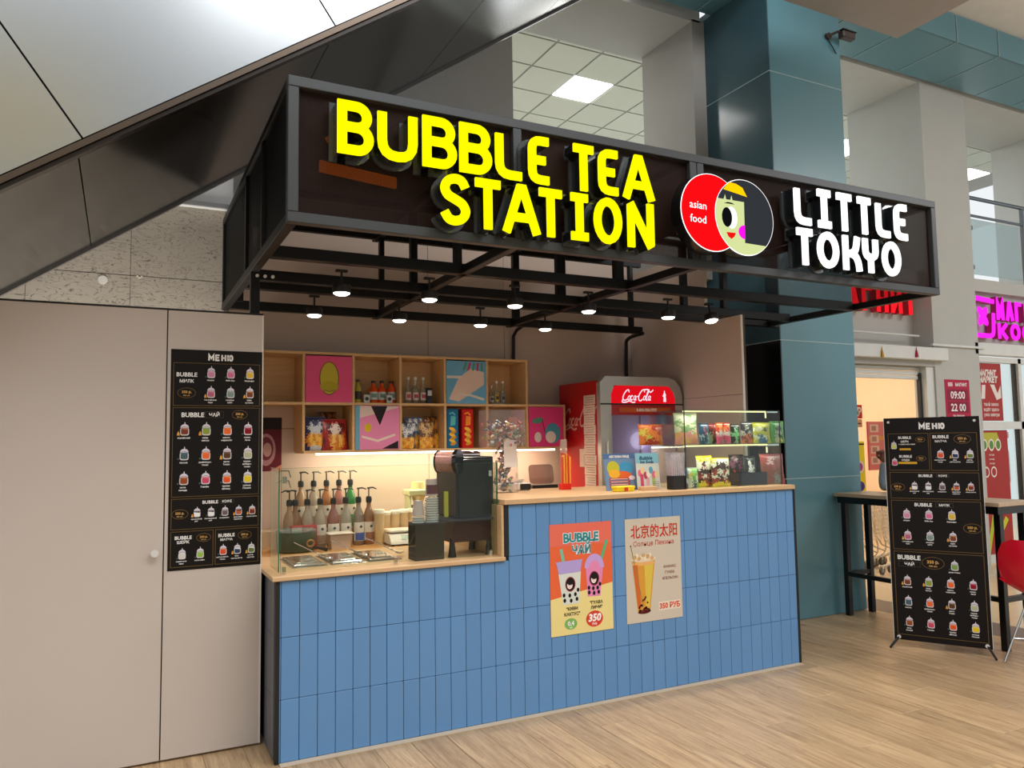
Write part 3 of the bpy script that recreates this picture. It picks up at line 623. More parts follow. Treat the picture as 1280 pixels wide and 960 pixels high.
milk=[('сакура','e0a8c0','d88cb0',0),('бабл буз','e898b4','dc6f9c',0),('бананиро','e8c860','e0b838',0),('эльфийское/таро','d08898','b8607c',1),('голубое/небо','8fa8a0','7d978d',0),('бабл/нутелла','a8683c','7a4020',1)]
cof=[('арахисовый/раф','3a2a22','efefef',1),('фисташковый/раф','3a2a22','efefef',0),('американо','8a7878','6a5a5c',0),('крем-бабл/карамель','3b2018','c05a3c',1),('манго-латте','c8603c','7a3020',1)]
mch=[('матча-манго-/тоник','f07040','e05028',0),('блю/матча-латте','e8e8f0','2c3c5c',1),('матча-/классик','e8e8e0','6a7c3c',1)]
W,H=.437,1.09
mw=sheet('menu_board','tall black drinks menu board hanging on the white partition left of the counter',W,H,'120e0c',.004); mw.location=(.218,4.168,.899); mw.rotation_euler=FACE
it=[('big','МЕНЮ',.52,.034,.034),('frame',.03,.062,.97,.258),('frame',.03,.268,.97,.672),('frame',.03,.682,.97,.818),('frame',.03,.828,.475,.985),('frame',.5,.828,.97,.985),
('t','BUBBLE',.17,.115,.021),('t','МИЛК',.17,.145,.016),('price',.17,.2,.095),('t','BUBBLE',.24,.3,.023),('t','ЧАЙ',.47,.3,.018),('tag',.47,.3,.2,.03),('price',.75,.3,.085),('t','BUBBLE',.44,.70,.016),('t','КОФЕ',.62,.70,.012),('tag',.62,.70,.15,.02),('price',.12,.75,.085),
('t','BUBBLE',.16,.855,.017),('t','ШЕЙК',.16,.875,.014),('price',.375,.86,.075),('t','BUBBLE',.62,.855,.017),('t','МАТЧА',.62,.875,.012),('price',.82,.86,.075)]
for i,(n,a,b_,f_) in enumerate(milk): it.append(('d',.43+.215*(i%3),.104+.092*(i//3),.062,a,b_,f_,n))
for i,(n,a,b_,f_) in enumerate(tea): it.append(('d',.155+.23*(i%4),.367+.112*(i//4),.068,a,b_,f_,n))
for i,(n,a,b_,f_) in enumerate(cof): it.append(('d',.3+.15*i,.745,.052,a,b_,f_,n))
for i,(n,a,b_,f_) in enumerate((('сливочное/пиво','e0dcd4','d8d4cc',0),('мята-лайм','a8cc70','98c050',0))): it.append(('d',.15+.19*i,.928,.056,a,b_,f_,n))
for i,(n,a,b_,f_) in enumerate(mch): it.append(('d',.585+.155*i,.922,.055,a,b_,f_,n))
menu(mw,W,H,it,'')
mw['category']='menu board'
# free standing menu
A=at(1119,808,2,0); B_=at(1238,822,2,0); dirv=(B_-A); dirv.z=0; Ws=dirv.length; rz=math.atan2(dirv.y,dirv.x)
st=thing('menu_stand','free-standing black drinks menu banner on a thin X frame beside the bar table','menu stand',(A.x,A.y,0),(0,0,rz))
W,H=.60,1.58
fr=MB(); fr.box(0,W,-.004,0,.055,.055+H,pm('100b0a')); BN=fr.build('banner',st)
fr=MB(); fr.box(-.004,-.001,-.006,.002,.055,.055+H,WHT); fr.box(W+.001,W+.004,-.006,.002,.055,.055+H,WHT); fr.build('banner_edge',st)
for x0,s_ in ((.03,-1),(W-.03,1)):
    fr=MB(); fr.tube([(x0,-.002,.075),(x0+s_*.02,-.03,.05),(x0+s_*.05,-.09,.012)],.008,BLKM); fr.build('foot',st)
    fr=MB(); fr.cyl((x0,-.004,.075),(x0,-.012,.075),.013,n=12,m=WHT); fr.build('eyelet',st)
    fr=MB(); fr.cyl((x0-s_*.0,-.004,.055+H-.03),(x0,-.01,.055+H-.03),.009,n=12,m=WHT); fr.build('eyelet',st)
fr=MB(); fr.tube([(.03,.01,.08),(W/2,.07,.8),(W-.03,.01,1.6)],.008,BLKM); fr.tube([(W-.03,.01,.08),(W/2,.075,.8),(.03,.01,1.6)],.008,BLKM); fr.tube([(W/2,.08,.8),(W/2,.34,.008)],.008,BLKM); fr.build('cross_frame',st)
it=[('big','МЕНЮ',.5,.04,.046),('frame',.04,.072,.47,.238),('frame',.49,.072,.965,.238),('frame',.04,.248,.965,.365),('frame',.04,.375,.965,.595),('frame',.04,.605,.965,.975),
('t','BUBBLE',.22,.09,.018),('t','ШЕЙК',.22,.108,.013),('t','BUBBLE',.22,.175,.018),('t','СОДА',.22,.192,.013),('t','+ сливочное пиво',.24,.12,.009),('bar',.22,.143,.12,.014),('bar',.24,.205,.2,.016),('price',.385,.1,.05),('price',.385,.185,.05),
('t','BUBBLE',.6,.088,.022),('t','МАТЧА',.6,.108,.015),('price',.82,.1,.085),('t','BUBBLE',.42,.262,.019),('t','КОФЕ',.6,.262,.014),('tag',.6,.262,.13,.022),('price',.12,.315,.075),
('t','BUBBLE',.38,.392,.024),('t','МИЛК',.6,.392,.016),('tag',.6,.392,.18,.028),('price',.87,.49,.09),('t','BUBBLE',.2,.63,.032),('t','ЧАЙ',.2,.66,.022),('tag',.2,.66,.23,.036),('price',.45,.65,.115)]
it+=[('d',.1,.125,.06,'d8d890','c8d060',0,''),('d',.1,.2,.06,'e08090','d05070',0,'')]
for i,(n,a,b_,f_) in enumerate(mch): it.append(('d',.59+.15*i,.165,.068,a,b_,f_,n))
for i,(n,a,b_,f_) in enumerate(cof): it.append(('d',.3+.145*i,.308,.062,a,b_,f_,n))
for i,(n,a,b_,f_) in enumerate(milk): it.append(('d',.2+.235*(i%3),.435+.095*(i//3),.075,a,b_,f_,n))
it.append(('d',.67,.655,.075,'8fa870','7c9c50',0,'джин-тоник'))
for i,(n,a,b_,f_) in enumerate(tea): it.append(('d',.17+.225*(i%4),.733+.091*(i//4),.075,a,b_,f_,n))
before=set(C.objects); menu(st,W,H,it,'')
for o in set(C.objects)-before: o.location=(0,-.0045,.055); o.rotation_euler=FACE; 
for o in set(C.objects)-before: o.location=(0,-.0045,.055)
# two posters on the tiles
W,H=.42,.625
p1=sheet('cup_poster','orange and cream poster of two bubble tea cups taped to the blue tiles, left one',W,H,'e8683c',.001); p1.location=(2.185,3.868,.404); p1.rotation_euler=FACE
m=MB(); m.poly([(0,0),(W,0),(W,.27),(0,.205)],pm('ecd98f'),.0006); m.poly([(0,H*.8),(W,H*.8),(W,H),(0,H)],pm('e8705c'),.0004)
def cup(x,y,w,h,body,lid,straw,sx,tilt,dome=0):
    def q(a,b): c_,s_=math.cos(R_(tilt)),math.sin(R_(tilt)); return (x+a*c_-b*s_,y+a*s_+b*c_)
    m.line([q(sx,h*.78),q(sx+(.05 if dome else -.02),h*(1.42 if dome else 1.26))],.02,pm(straw),.0008)
    m.poly([q(-w*.5,h*.72),q(w*.5,h*.72),q(w*.36,0),q(-w*.36,0)],pm(body),.001)
    if dome:
        m.poly([q(w*.56*math.cos(R_(a)),h*.72+h*.36*math.sin(R_(a))) for a in range(0,181,12)],pm(lid),.0012); m.poly([q(w*.3*math.cos(R_(a)),h*.76+h*.14*math.sin(R_(a))) for a in range(0,360,20)],pm('e58bb4'),.0014)
    else: m.poly([q(-w*.6,h*.98),q(w*.6,h*.98),q(w*.56,h*.92),q(w*.48,h*.7),q(-w*.48,h*.7),q(-w*.56,h*.92)],pm(lid),.0012)
    cx,cy=q(0,h*.45); m.ell(cx,cy,.034,.042,pm('8a2430'),.0016); m.ell(cx,cy,.029,.036,pm('1a1414'),.0018); m.ell(cx-.004,cy-.006,.018,.021,pm('f1e2da'),.002); m.ell(cx,cy+.01,.022,.014,pm('1a1414'),.0022); m.ell(cx-.01,cy-.004,.003,.004,pm('1a1414'),.0024,8); m.ell(cx+.004,cy-.004,.003,.004,pm('1a1414'),.0024,8); m.ell(cx-.004,cy-.016,.004,.002,pm('c83038'),.0024,8)
    for i,(a,b) in enumerate(((-.28,.1),(0,.08),(.26,.1),(-.3,.22),(-.05,.2),(.2,.21),(.33,.3))):
        px,py=q(a*w,b*h); m.ell(px,py,.0095,.012,pm('17110f'),.0018,10)
cup(.135,.17,.15,.25,'d8dcd0','b3a0d6','79c0a4',-.03,2); cup(.29,.2,.12,.225,'e48ab8','c6a2dc','5fb07c',.035,-2,1)
for d,c_,bo in ((-.0,'e6ecf0',.085),(.0006,'1f8a8c',.03)):
    m.text('BUBBLE',.21,.545,.052,pm(c_),.0016+d,bo,w=.26); m.text('ЧАЙ',.21,.475,.046,pm(c_),.0016+d,bo,w=.13)
K_=pm('211a16'); m.text('"КИВИ',.14,.145,.018,K_,.0016,.03); m.text('КАКТУС"',.14,.115,.018,K_,.0016,.03); m.text('"ГУАВА',.305,.165,.018,K_,.0016,.03); m.text('ЛИЧИ"',.305,.137,.018,K_,.0016,.03)
m.ell(.13,.06,.042,.032,pm('7db35c'),.001); m.text('0,4',.13,.064,.026,pm('f6f6f0'),.0016,.03); m.text('мл',.13,.04,.01,pm('f6f6f0'),.0016,.03)
m.ell(.29,.072,.058,.046,pm('d8402c'),.001); m.text('350',.29,.08,.042,pm('faf6f0'),.0016,.04,shear=.15); m.text('РУБ',.29,.043,.013,pm('faf6f0'),.0016,.03)
m.build('print',p1)
W,H=.415,.615
p2=sheet('peach_tea_poster','beige poster of one tall amber fruit tea taped to the blue tiles, right one',W,H,'cfc3b0',.001); p2.location=(2.703,3.868,.415); p2.rotation_euler=FACE
m=MB(); RD=pm('c8321e'); m.text('北京的太阳',.215,.535,.062,RD,.001,.015,w=.35); m.text('Солнце Пекина',.21,.465,.03,RD,.001,0,w=.31)
m.poly([(.045,.37),(.215,.37),(.17,.06),(.08,.06)][::-1],pm('d99a3a'),.0006); m.poly([(.135,.37),(.205,.365),(.165,.08),(.14,.08)][::-1],pm('dcc04e'),.0008); m.poly([(.05,.34),(.085,.34),(.105,.09),(.082,.08)][::-1],pm('d0682c'),.001)
m.ell(.13,.372,.092,.018,pm('e2cfb4'),.0012); m.ell(.13,.345,.085,.012,pm('e9b06a'),.0009); m.ell(.125,.06,.046,.012,pm('5a1c14'),.0008)
for i in range(9): m.ell(.065+.016*i,.385+.012*math.sin(i*2.1),.013,.012,pm('f0dcb0' if i%2 else 'd9a566'),.0014,8)
for i in range(26): m.ell(.088+random.random()*.08,.062+random.random()**1.6*.09,.007,.007,pm('4a1410' if i%3 else '7c2418'),.0012,8)
m.line([(.12,.09),(.04,.45)],.005,pm('9a8450'),.0015); m.ell(.038,.455,.006,.004,pm('5a4a30'),.0016,8)
for i,t_ in enumerate(('АНАНАС','ГУАВА','АПЕЛЬСИН')): m.text(t_,.325,.315-i*.035,.017,pm('7a2c24'),.001,.01,w=.12)
m.rect(.235,.055,.165,.052,pm('e6d9c6'),.0006); m.text('350 РУБ',.318,.082,.032,pm('d0502c'),.001,.04,w=.155)
m.build('print',p2)
# ================= WALL SHELF AND WHAT STANDS ON IT =================
sh=thing('cube_shelf','oak wall shelf of two rows of square cubbies with a white light strip below','shelf',(.777,5.4,1.445))
xc=[0,.349,.698,1.048,1.397,1.745,2.093,2.433]
def sb(name,x0,x1,z0,z1,y0=0,y1=.285,m=SHELFW):
    p=MB(); p.box(x0,x1,y0,y1,z0,z1,m,.001); return p.build(name,sh)
zt,zm,zl=.707,.345,0
for i in range(7):
    if i<6: sb('top_board',xc[i],xc[i+1] if i<5 else 2.102,zt-.018,zt)
    sb('middle_board',xc[i],xc[i+1]+(.009 if i==6 else 0),zm-.009,zm+.009)
    if i>0: sb('bottom_board',xc[i],xc[i+1]+(.009 if i==6 else 0),0,.018)
for i in range(8):
    if 0<i<7: sb('divider',xc[i]-.009,xc[i]+.009,zm+.009,zt-.018)
    if i>0: sb('divider',xc[i]-.009,xc[i]+.009,.018,zm-.009)
for i in range(6): sb('back_panel',xc[i]+.009,xc[i+1]-.009,zm+.009,zt-.018,.275,.283)
for i in (1,2,3,4,5): sb('back_panel',xc[i]+.009,xc[i+1]-.009,.018,zm-.009,.275,.283)
p=MB(); p.box(.44,2.35,.02,.035,-.012,-.001,glow('fff3dc',9)); p.build('light_strip',sh)
area('strip_light',(.777+1.4,5.43,1.425),(R_(25),0,0),1.9,.05,9,(1,.84,.62))
SX,SY,ZL,ZU=.777,5.4,1.445+.018,1.445+.354
def art(i,up,label,base,fn):
    o=thing('picture_panel',label,'picture',(SX+xc[i]+.012,SY-.004,(ZU if up else ZL)),FACE); w=xc[i+1]-xc[i]-.024; h=.325 if up else .315
    p=MB(); p.box(0,w,.001,h,-.01,0,pm(base)); p.build('panel',o); p=MB(); fn(p,w,h); p.build('painting',o)
def a1(p,w,h): p.ell(.5*w,.52*h,.21*w,.36*h,pm('4a3c1c'),.0005,28); p.ell(.5*w,.52*h,.195*w,.345*h,pm('c9bb3a'),.001,28); p.ell(.5*w,.34*h,.2*w,.12*h,pm('b9aa2c'),.0014); p.line([(.38*w,.27*h),(.5*w,.23*h),(.62*w,.27*h)],.004,pm('6a5a20'),.0018)
def a2(p,w,h):
    p.rect(0,0,.1*w,h,pm('6aa7bd'),.0005); p.poly([(.1*w,.72*h),(.95*w,.95*h),(.98*w,.99*h),(.1*w,.99*h)],pm('ddc9c0'),.0007); p.poly([(.35*w,.99*h),(.55*w,.55*h),(.72*w,.99*h)],pm('262023'),.001)
    p.ell(.28*w,.5*h,.08*w,.1*h,pm('d8b62c'),.001); p.line([(.14*w,.3*h),(.5*w,.2*h),(.9*w,.34*h)],.05*w,pm('e0d3c6'),.001); p.poly([(.6*w,.02*h),(.97*w,.02*h),(.97*w,.2*h)],pm('262023'),.0012)
def a3(p,w,h):
    p.poly([(.05*w,.1*h),(.3*w,.05*h),(.95*w,.45*h),(.95*w,.75*h),(.6*w,.82*h),(.3*w,.6*h)],pm('e6cdbd'),.0006); p.line([(.0,.62*h),(.4*w,.62*h)],.02,pm('e6dccf'),.001); p.line([(.3*w,.22*h),(.6*w,.2*h),(.95*w,.1*h)],.018,pm('e6dccf'),.001)
    for q in range(5): p.line([((.42+.12*q)*w,.78*h),((.5+.1*q)*w,.97*h)],.016,pm('d23c5c' if q%2 else '5d9a7c'),.0012)
def a4(p,w,h):
    p.ell(.68*w,.34*h,.22*w,.26*h,pm('4d93a5'),.0006); p.ell(.62*w,.24*h,.15*w,.15*h,pm('dccfc4'),.001); p.ell(.25*w,.24*h,.1*w,.13*h,pm('dccfc4'),.001); p.ell(.25*w,.66*h,.16*w,.07*h,pm('4f9272'),.001,rot=10); p.line([(.38*w,.7*h),(.42*w,.5*h),(.46*w,.36*h)],.005,pm('3a2030'),.0012)
art(1,True,'square pink panel painted with a yellow oval, in the upper shelf row','e8588c',a1)
art(2,False,'square pink, black and cream abstract panel with a blue edge, in the lower shelf row','e28ab4',a2)
art(4,True,'square blue panel with a cream slanting shape, in the upper shelf row','6fb0d4',a3)
art(6,False,'square magenta panel with teal and cream ovals at the lower right shelf end','d83c7c',a4)
def lab(p,r,z0,z1,c,m,n=18,a0=200,a1=340):
    """a paper label round the front of a bottle"""
    v=[];k=8
    for i in range(k+1):
        a=R_(a0+(a1-a0)*i/k)
        for z in (z0,z1): v.append((c[0]+r*math.cos(a),c[1]+r*math.sin(a),c[2]+z))
    return p.add(v,[(2*i,2*i+2,2*i+3,2*i+1) for i in range(k)],m)
GL=clear('bottle_glass','#e9efe8',.3,.12)
def bottle(label,loc,r,h,body,cap,labc,group,neck=.35,nr=.4,liq=None,capl=.1,cat='bottle',badge=None):
    o=thing('bottle',label,cat,loc,group=group)
    p=MB(); b=h*(1-neck-.12); p.lathe([(r*.9,0),(r,r*.2),(r,b),(r*nr*1.3,b+h*.12),(r*nr,b+h*.2),(r*nr,h*(1-capl))],(0,0,0),body,16); p.build('glass',o,True)
    p=MB(); p.lathe([(r*nr*1.25,h*(1-capl)),(r*nr*1.25,h*.995),(r*nr,h)],(0,0,0),cap,12); p.build('cap',o,True)
    if labc: p=MB(); lab(p,r*1.02,b*.25,b*.8,(0,0,0),labc); 
    if labc and badge: p.T=None; lab(p,r*1.05,b*.4,b*.66,(0,0,0),badge,a0=235,a1=305)
    if labc: p.build('label',o)
    return o
def sxp(px,y=480,Y=5.5): return at(px,y,1,Y).x
OR=mat('orange_juice','#e0521c',.2,coat=.5); YG=mat('yellow_green_drink','#b9b13c',.2,coat=.5); CAPK=mat('dark_cap','#2a211d',.4); SIL=mat('silver_label','#c9cfcc',.3); OR2=mat('orange_low','#f08a1c',.2,coat=.5)
g='flat orange drink bottles on the upper shelf'
bottle('yellow-green drink bottle at the left end of the upper shelf bottles',(sxp(446),5.47,ZU),.026,.17,YG,CAPK,mat('lab_dark','#38352a'),None,.25)
for px,n in ((465.5,'left'),(476,'middle'),(488,'right')): bottle('orange drink bottle with dark cap on the upper shelf, %s of three'%n,(sxp(px),5.48,ZU),.032,.165,OR,CAPK,SIL,'orange drink bottles',.25,badge=mat('badge_teal','#5f8f86'))
for px,n,c in ((455,'beside the yellow-green bottle','#3f4a44'),(483,'in front of the orange bottles','#d9d3c8')):
    o=thing('card_sign','small silver price card %s'%n,'card',(sxp(px),5.425,ZU)); p=MB(); p.box(-.022,.022,0,.004,0,.06,SIL,.002); p.build('card',o); p=MB(); p.T=Matrix.Translation((0,-.0005,.03))@Matrix.Rotation(R_(90),4,'X'); p.ell(0,0,.014,.014,mat('ink_dark','#2f3432'),.0004); p.build('print',o)
for px,n in ((509,'left'),(518,'middle'),(527.5,'right')): bottle('clear bottle with white cap on the upper shelf, %s of three'%n,(sxp(px),5.48,ZU),.024,.2,GL,mat('white_cap','#e9e6e0'),mat('lab_pink','#dfc9c4'),'clear white-capped bottles',.35,badge=mat('badge_red','#b8404a'))
o=thing('squeeze_tube','black squeeze tube standing beside the white-capped bottles','tube',(sxp(534),5.46,ZU)); p=MB(); p.ext([(-.018,-.012,0),(.018,-.012,0),(.018,.012,0),(-.018,.012,0)],(0,0,.03),BLK); p.add([(-.02,-.014,.03),(.02,-.014,.03),(.02,.014,.03),(-.02,.014,.03),(-.026,-.002,.12),(.026,-.002,.12),(.026,.002,.12),(-.026,.002,.12)],[(0,1,5,4),(1,2,6,5),(2,3,7,6),(3,0,4,7),(4,5,6,7)],BLK); p.box(-.016,.016,-.0145,-.013,.06,.1,mat('ink_white','#d8d8d8')); p.build('tube_body',o)
for px,n,c,h in ((612,'left, pale','#c9c4bb',.15),(618.5,'middle, yellow','#d8b83a',.185),(626,'right, grey','#8a8f96',.185)): bottle('small clear bottle on the upper right shelf, %s label'%n,(sxp(px),5.47,ZU),.019,h,GL,mat('white_cap','#e9e6e0'),mat('lab_'+c[1:],c),'small bottles at the upper right of the shelf',.35,badge=mat('ink_dark','#2f3432'))
# snack bags: a pillow of foil, printed in patches
PAL={}
def pc(h): 
    return mat('foil_'+h,'#'+h,.3,var=.05,coat=.4)
def bag(name,label,loc,w,h,d,rows,pal,rz=0,tilt=8,group=None,cat='snack bag',squash=1):
    o=thing(name,label,cat,loc,(R_(-tilt),0,R_(rz)),group); R=len(rows); Cn=len(rows[0]); p=MB(); sd=random.Random(len(label)*7+int(w*1e4))
    def P(i,j,s):
        u=j/Cn; v=i/R; bul=(max(0,math.sin(math.pi*u))**.55)*(max(0,math.sin(math.pi*v))**.5)*d/2; jx=.004*math.sin(9*v+3*u*s)
        return ((u-.5)*w*(1-.05*math.sin(math.pi*v))+jx*.5, s*bul+sd.uniform(-.0015,.0015)*(0<i<R), v*h)
    sc3=4 if h>.1 else 2; R2,C2=R*sc3,Cn*sc3
    def P2(i,j,s):
        u=j/C2; v=i/R2; e=0<i<R2 and 0<j<C2; u+=(sd.uniform(-.3,.3)/C2 if e else 0); v+=(sd.uniform(-.3,.3)/R2 if e else 0)
        bul=(max(0,math.sin(math.pi*u))**.55)*(max(0,math.sin(math.pi*v))**.5)*d/2
        return ((u-.5)*w*(1-.05*math.sin(math.pi*v))+.002*math.sin(9*v), s*bul*(1+.05*math.sin(17*u+11*v)),v*h)
    v=[P2(i,j,-1) for i in range(R2+1) for j in range(C2+1)]
    for i in range(R2):
        for j in range(C2):
            ii=min(R-1,max(0,int((i+sd.choice((-1.2,-.4,0,0,.4,1.2)))/sc3))); jj=min(Cn-1,max(0,int((j+sd.choice((-1.2,-.4,0,0,.4,1.2)))/sc3)))
            a=i*(C2+1)+j; p.add([v[k] for k in (a,a+1,a+C2+2,a+C2+1)],[(0,1,2,3)],pc(pal[rows[R-1-ii][jj]]))
    v=[P(i,j,1) for i in range(R+1) for j in range(Cn+1)]
    p.add(v,[(i*(Cn+1)+j,(i+1)*(Cn+1)+j,(i+1)*(Cn+1)+j+1,i*(Cn+1)+j+1) for i in range(R) for j in range(Cn)],pc(pal[rows[0][0]]))
    p.build('foil',o,False)
    p=MB(); p.box(-w/2,w/2,-.001,.001,h,h+.008,pc(pal[rows[0][0]])); p.box(-w/2,w/2,-.001,.001,-.001,.004,pc(pal[rows[-1][0]])); p.build('crimp',o); return o
def zz_(px,i,Y=5.5,y=545): return (at(px,y,1,Y).x,Y,ZL)
chip=['bbbbbbbb','bbwbbwbb','bwwwwwwb','bbwwwwbb','boyoyoob','oyyoyyoo','boyyoyob','bbwwwwbb']
bag('snack_bag','blue foil crisp bag at the left of the lower shelf row',(at(394,550,1,5.47).x,5.47,ZL),.15,.23,.06,chip,dict(b='1c2c58',w='c9d3e0',o='e08a2c',y='f0c24a'),-4,6)
bag('snack_bag','dark red foil crisp bag leaning beside the blue one on the lower shelf',(at(418.5,550,1,5.46).x,5.46,ZL),.19,.215,.07,['rrrrrrrr','rkkwwkkr','rkwwwwkr','rrkwwkrr','rroyoyor','kroyoyor','kryooyor','rrryoorr'],dict(r='a01c20',k='5a1216',w='e0d0c8',o='d8862c',y='efc060'),6,8)
bag('snack_bag','brown foil snack bag lying on top behind the crisp bags',(at(410,525,1,5.58).x,5.58,ZL+.0),.15,.27,.04,['kokoko','okokok','kokoko','rrrrrr','rrrrrr'],dict(k='3a2016',o='a0643c',r='5a1216'),15,4)
for px,dy,n,c1,c2 in ((509,0,'front left, orange food picture','3c4a5c','d8dce0'),(518,.05,'behind, white and blue stripes','4f7fae','e6e6e0'),(534,.01,'front right, brown','6a4a34','d8b070'),(541,.06,'rear right, leaning','5a3c28','c98a3c')):
    bag('snack_bag','striped foil snack bag in the fourth lower cubby, '+n,(at(px,550,1,5.46+dy).x,5.46+dy,ZL),.13,.19+dy*.8,.05,['kwkwkw','wwkkww','kwwwwk','kkwkkk','oyooyo','yoyyoo','oyooyk'],dict(k=c1,w=c2,o='e0902c',y='f2c450'),-5 if px<520 else 7,7,'striped snack bags in the lower shelf row')
for px,c,c2,n in ((566,'1c6f9c','5fc0c8','blue'),(585,'c81e1a','f2902c','red')):
    o=thing('crisp_tube','tall %s cardboard box of stacked crisps standing on the lower shelf'%n,'crisp box',(at(px,545,1,5.44).x,5.44,ZL)); p=MB(); p.box(-.048,.048,0,.08,0,.3,pm(c),.006); p.build('box',o)
    p=MB(); p.T=Matrix.Translation((0,-.0008,0))@Matrix.Rotation(R_(90),4,'X')
    for q in range(6): p.ell(.005*(-1)**q,.035+.022*q,.026,.013,pm('f0c040' if q%2 else 'd8962c'),.0003+.0002*q,12,rot=20*(-1)**q)
    p.line([(-.028,.26),(.0,.27),(.02,.25)],.012,pm(c2),.0006); p.text('ЧИПСЫ',0,.215,.022,pm('f4f0e8'),.001,.04,rot=90,w=.11) if 0 else None
    p.poly([(-.02,.17),(.02,.175),(.025,.24),(-.015,.245)],pm(c2),.0004); p.build('print',o)
o=thing('snack_box','orange carton standing at the right end of the lower shelf','carton',(at(641,545,1,5.5).x,5.5,ZL)); p=MB(); p.box(-.04,.04,0,.06,0,.24,pm('d8792c'),.002); p.build('carton',o); p=MB(); p.box(-.035,.035,-.001,0,.02,.1,pm('f0dcae')); p.box(-.035,.035,-.001,0,.13,.15,pm('8a3a1c')); p.build('print',o)
# ================= BACK COUNTER THINGS =================
BK=.81
LIQ=dict(amber='c98a4c',cream='d9b48c',green='3f9a4c',pink='c9897c',clear='d8cdbc',tan='b98a5c',white='ddd0be',blue='b3a28e')
def syrup(label,loc,liq,labc,rz=0,group=None,h=.30):
    o=thing('syrup_bottle',label,'bottle',loc,(0,0,R_(rz)),group)
    p=MB(); p.lathe([(.036,0),(.04,.006),(.04,h*.62),(.03,h*.75),(.0155,h*.86),(.0145,h)],(0,0,0),clear('syrup_'+liq,'#'+LIQ[liq],.3,.45,.08),18); p.build('glass',o,True)
    p=MB(); lab(p,.0408,.03,h*.52,(0,0,0),mat('label_paper_'+labc,'#'+labc,.5)); lab(p,.0412,.032,.085,(0,0,0),mat('label_foot_'+liq,dict(blue='#3f63b0',tan='#9a6a50',green='#3f9a4c').get(liq,'#a8907c'),.5),a0=215,a1=325)
    p.T=Matrix.Translation((0,-.0415,h*.42))@Matrix.Rotation(R_(90),4,'X'); p.poly([(-.012,0),(0,-.012),(.012,0),(0,.012)],mat('ink_dark','#2f3432'),.001); p.T=None; p.build('label',o)
    p=MB(); p.lathe([(.02,h-.012),(.021,h+.015),(.016,h+.03)],(0,0,0),mat('pump_black','#1e1d1d',.35),14); p.build('collar',o,True)
    p=MB(); p.cyl((0,0,h+.03),(0,0,h+.085),.0045,n=8,m=mat('pump_black','#1e1d1d')); p.cyl((0,0,h+.082),(0,0,h+.092),.013,.009,12,mat('pump_black','#1e1d1d')); p.tube([(0,0,h+.088),(.03,-.004,h+.09),(.055,-.008,h+.078)],[.006,.005,.0035],mat('pump_black','#1e1d1d')); p.build('pump',o); return o
rear=[(376,'cream','clear vanilla-coloured'),(392,'white','whitish'),(408,'amber','amber'),(423.6,'pink','pinkish'),(437.8,'green','green')]
for i,(px,lq,n) in enumerate(rear): syrup('%s syrup bottle with black pump, on the step in the rear row'%n,(at(px,625,1,5.5).x,5.5,.925),lq,'d9d0c0',[-25,20,0,15,25][i])
front=[(361.6,'cream','leftmost of the front row, pump turned left',185),(369,'tan','second of the front row, close to the first',165),(384,'clear','third of the front row, above the red box',20),(400,'white','fourth of the front row',10),(416.5,'pink','fifth of the front row, behind the pale tub',0),(432,'clear','sixth of the front row, behind the right end of the tub',10),(448,'blue','seventh of the front row, with blue label foot',10),(461,'tan','last of the front row at the right',8)]
for px,lq,n,rz in front: syrup('black-pump syrup bottle, '+n,(at(px,650,1,5.33).x,5.33,BK),lq,'e2dccf',rz)
o=thing('rice_pot','dark olive round cooking pot with wooden ring handle left on the back counter','pot',(at(370,680,1,5.2).x,5.2,BK)); GP=mat('olive_enamel','#47503a',.35); p=MB(); p.lathe([(.1,0),(.118,.01),(.125,.05),(.127,.12),(.12,.13),(.112,.128)],(0,0,0),GP,26,1,.8); p.build('pot_body',o,True)
p=MB(); p.lathe([(.13,.13),(.13,.14),(.1,.15),(.0,.152)],(0,0,0),clear('lid_clear','#dfe6e0',.3,.2),26,1,.8); p.build('lid',o,True)
p=MB(); p.tube([(.07+.022*math.cos(R_(a)),-.11,.06+.02*math.sin(R_(a))) for a in range(0,360,30)],.007,wood('ring_wood','#c08a50','#9a6a3a',3),8,True); p.build('ring_handle',o)
o=thing('red_box','small red and white carton standing behind the olive pot','carton',(at(380,655,1,5.28).x,5.28,BK)); p=MB(); p.box(-.09,.08,-.03,.03,0,.16,pm('b9423c'),.002); p.build('carton',o); p=MB(); p.box(-.085,-.02,-.0315,-.03,.02,.15,pm('e8e0d4')); p.box(.0,.05,-.0315,-.03,.06,.09,pm('e8e0d4')); p.build('print',o)
o=thing('plastic_tub','pale pink plastic tub with lid on the back counter','tub',(at(424,680,1,5.19).x,5.19,BK)); TB=mat('pink_plastic','#d9bfae',.35); p=MB()
p.add([(-.06,-.045,0),(.06,-.045,0),(.06,.045,0),(-.06,.045,0),(-.075,-.06,.1),(.075,-.06,.1),(.075,.06,.1),(-.075,.06,.1)],[(0,3,2,1),(0,1,5,4),(1,2,6,5),(2,3,7,6),(3,0,4,7)],TB); p.build('tub_body',o); p=MB(); p.box(-.085,.085,-.068,.068,.1,.108,mat('tub_lid','#e9ddd2',.3),.003); p.build('lid',o)
o=thing('ladle','dark ladle lying on the back counter beside the pale tub','ladle',(at(398,684,1,5.12).x,5.12,BK+.014)); p=MB(); p.tube([(-.05,.03,.03),(.0,0,.01),(.05,-.03,0)],[.006,.008,.012],BLKM); p.build('handle',o)
CU=clear('cup_clear','#eadfc8',.35,.45); YC=mat('creamy_content','#d9b878',.5)
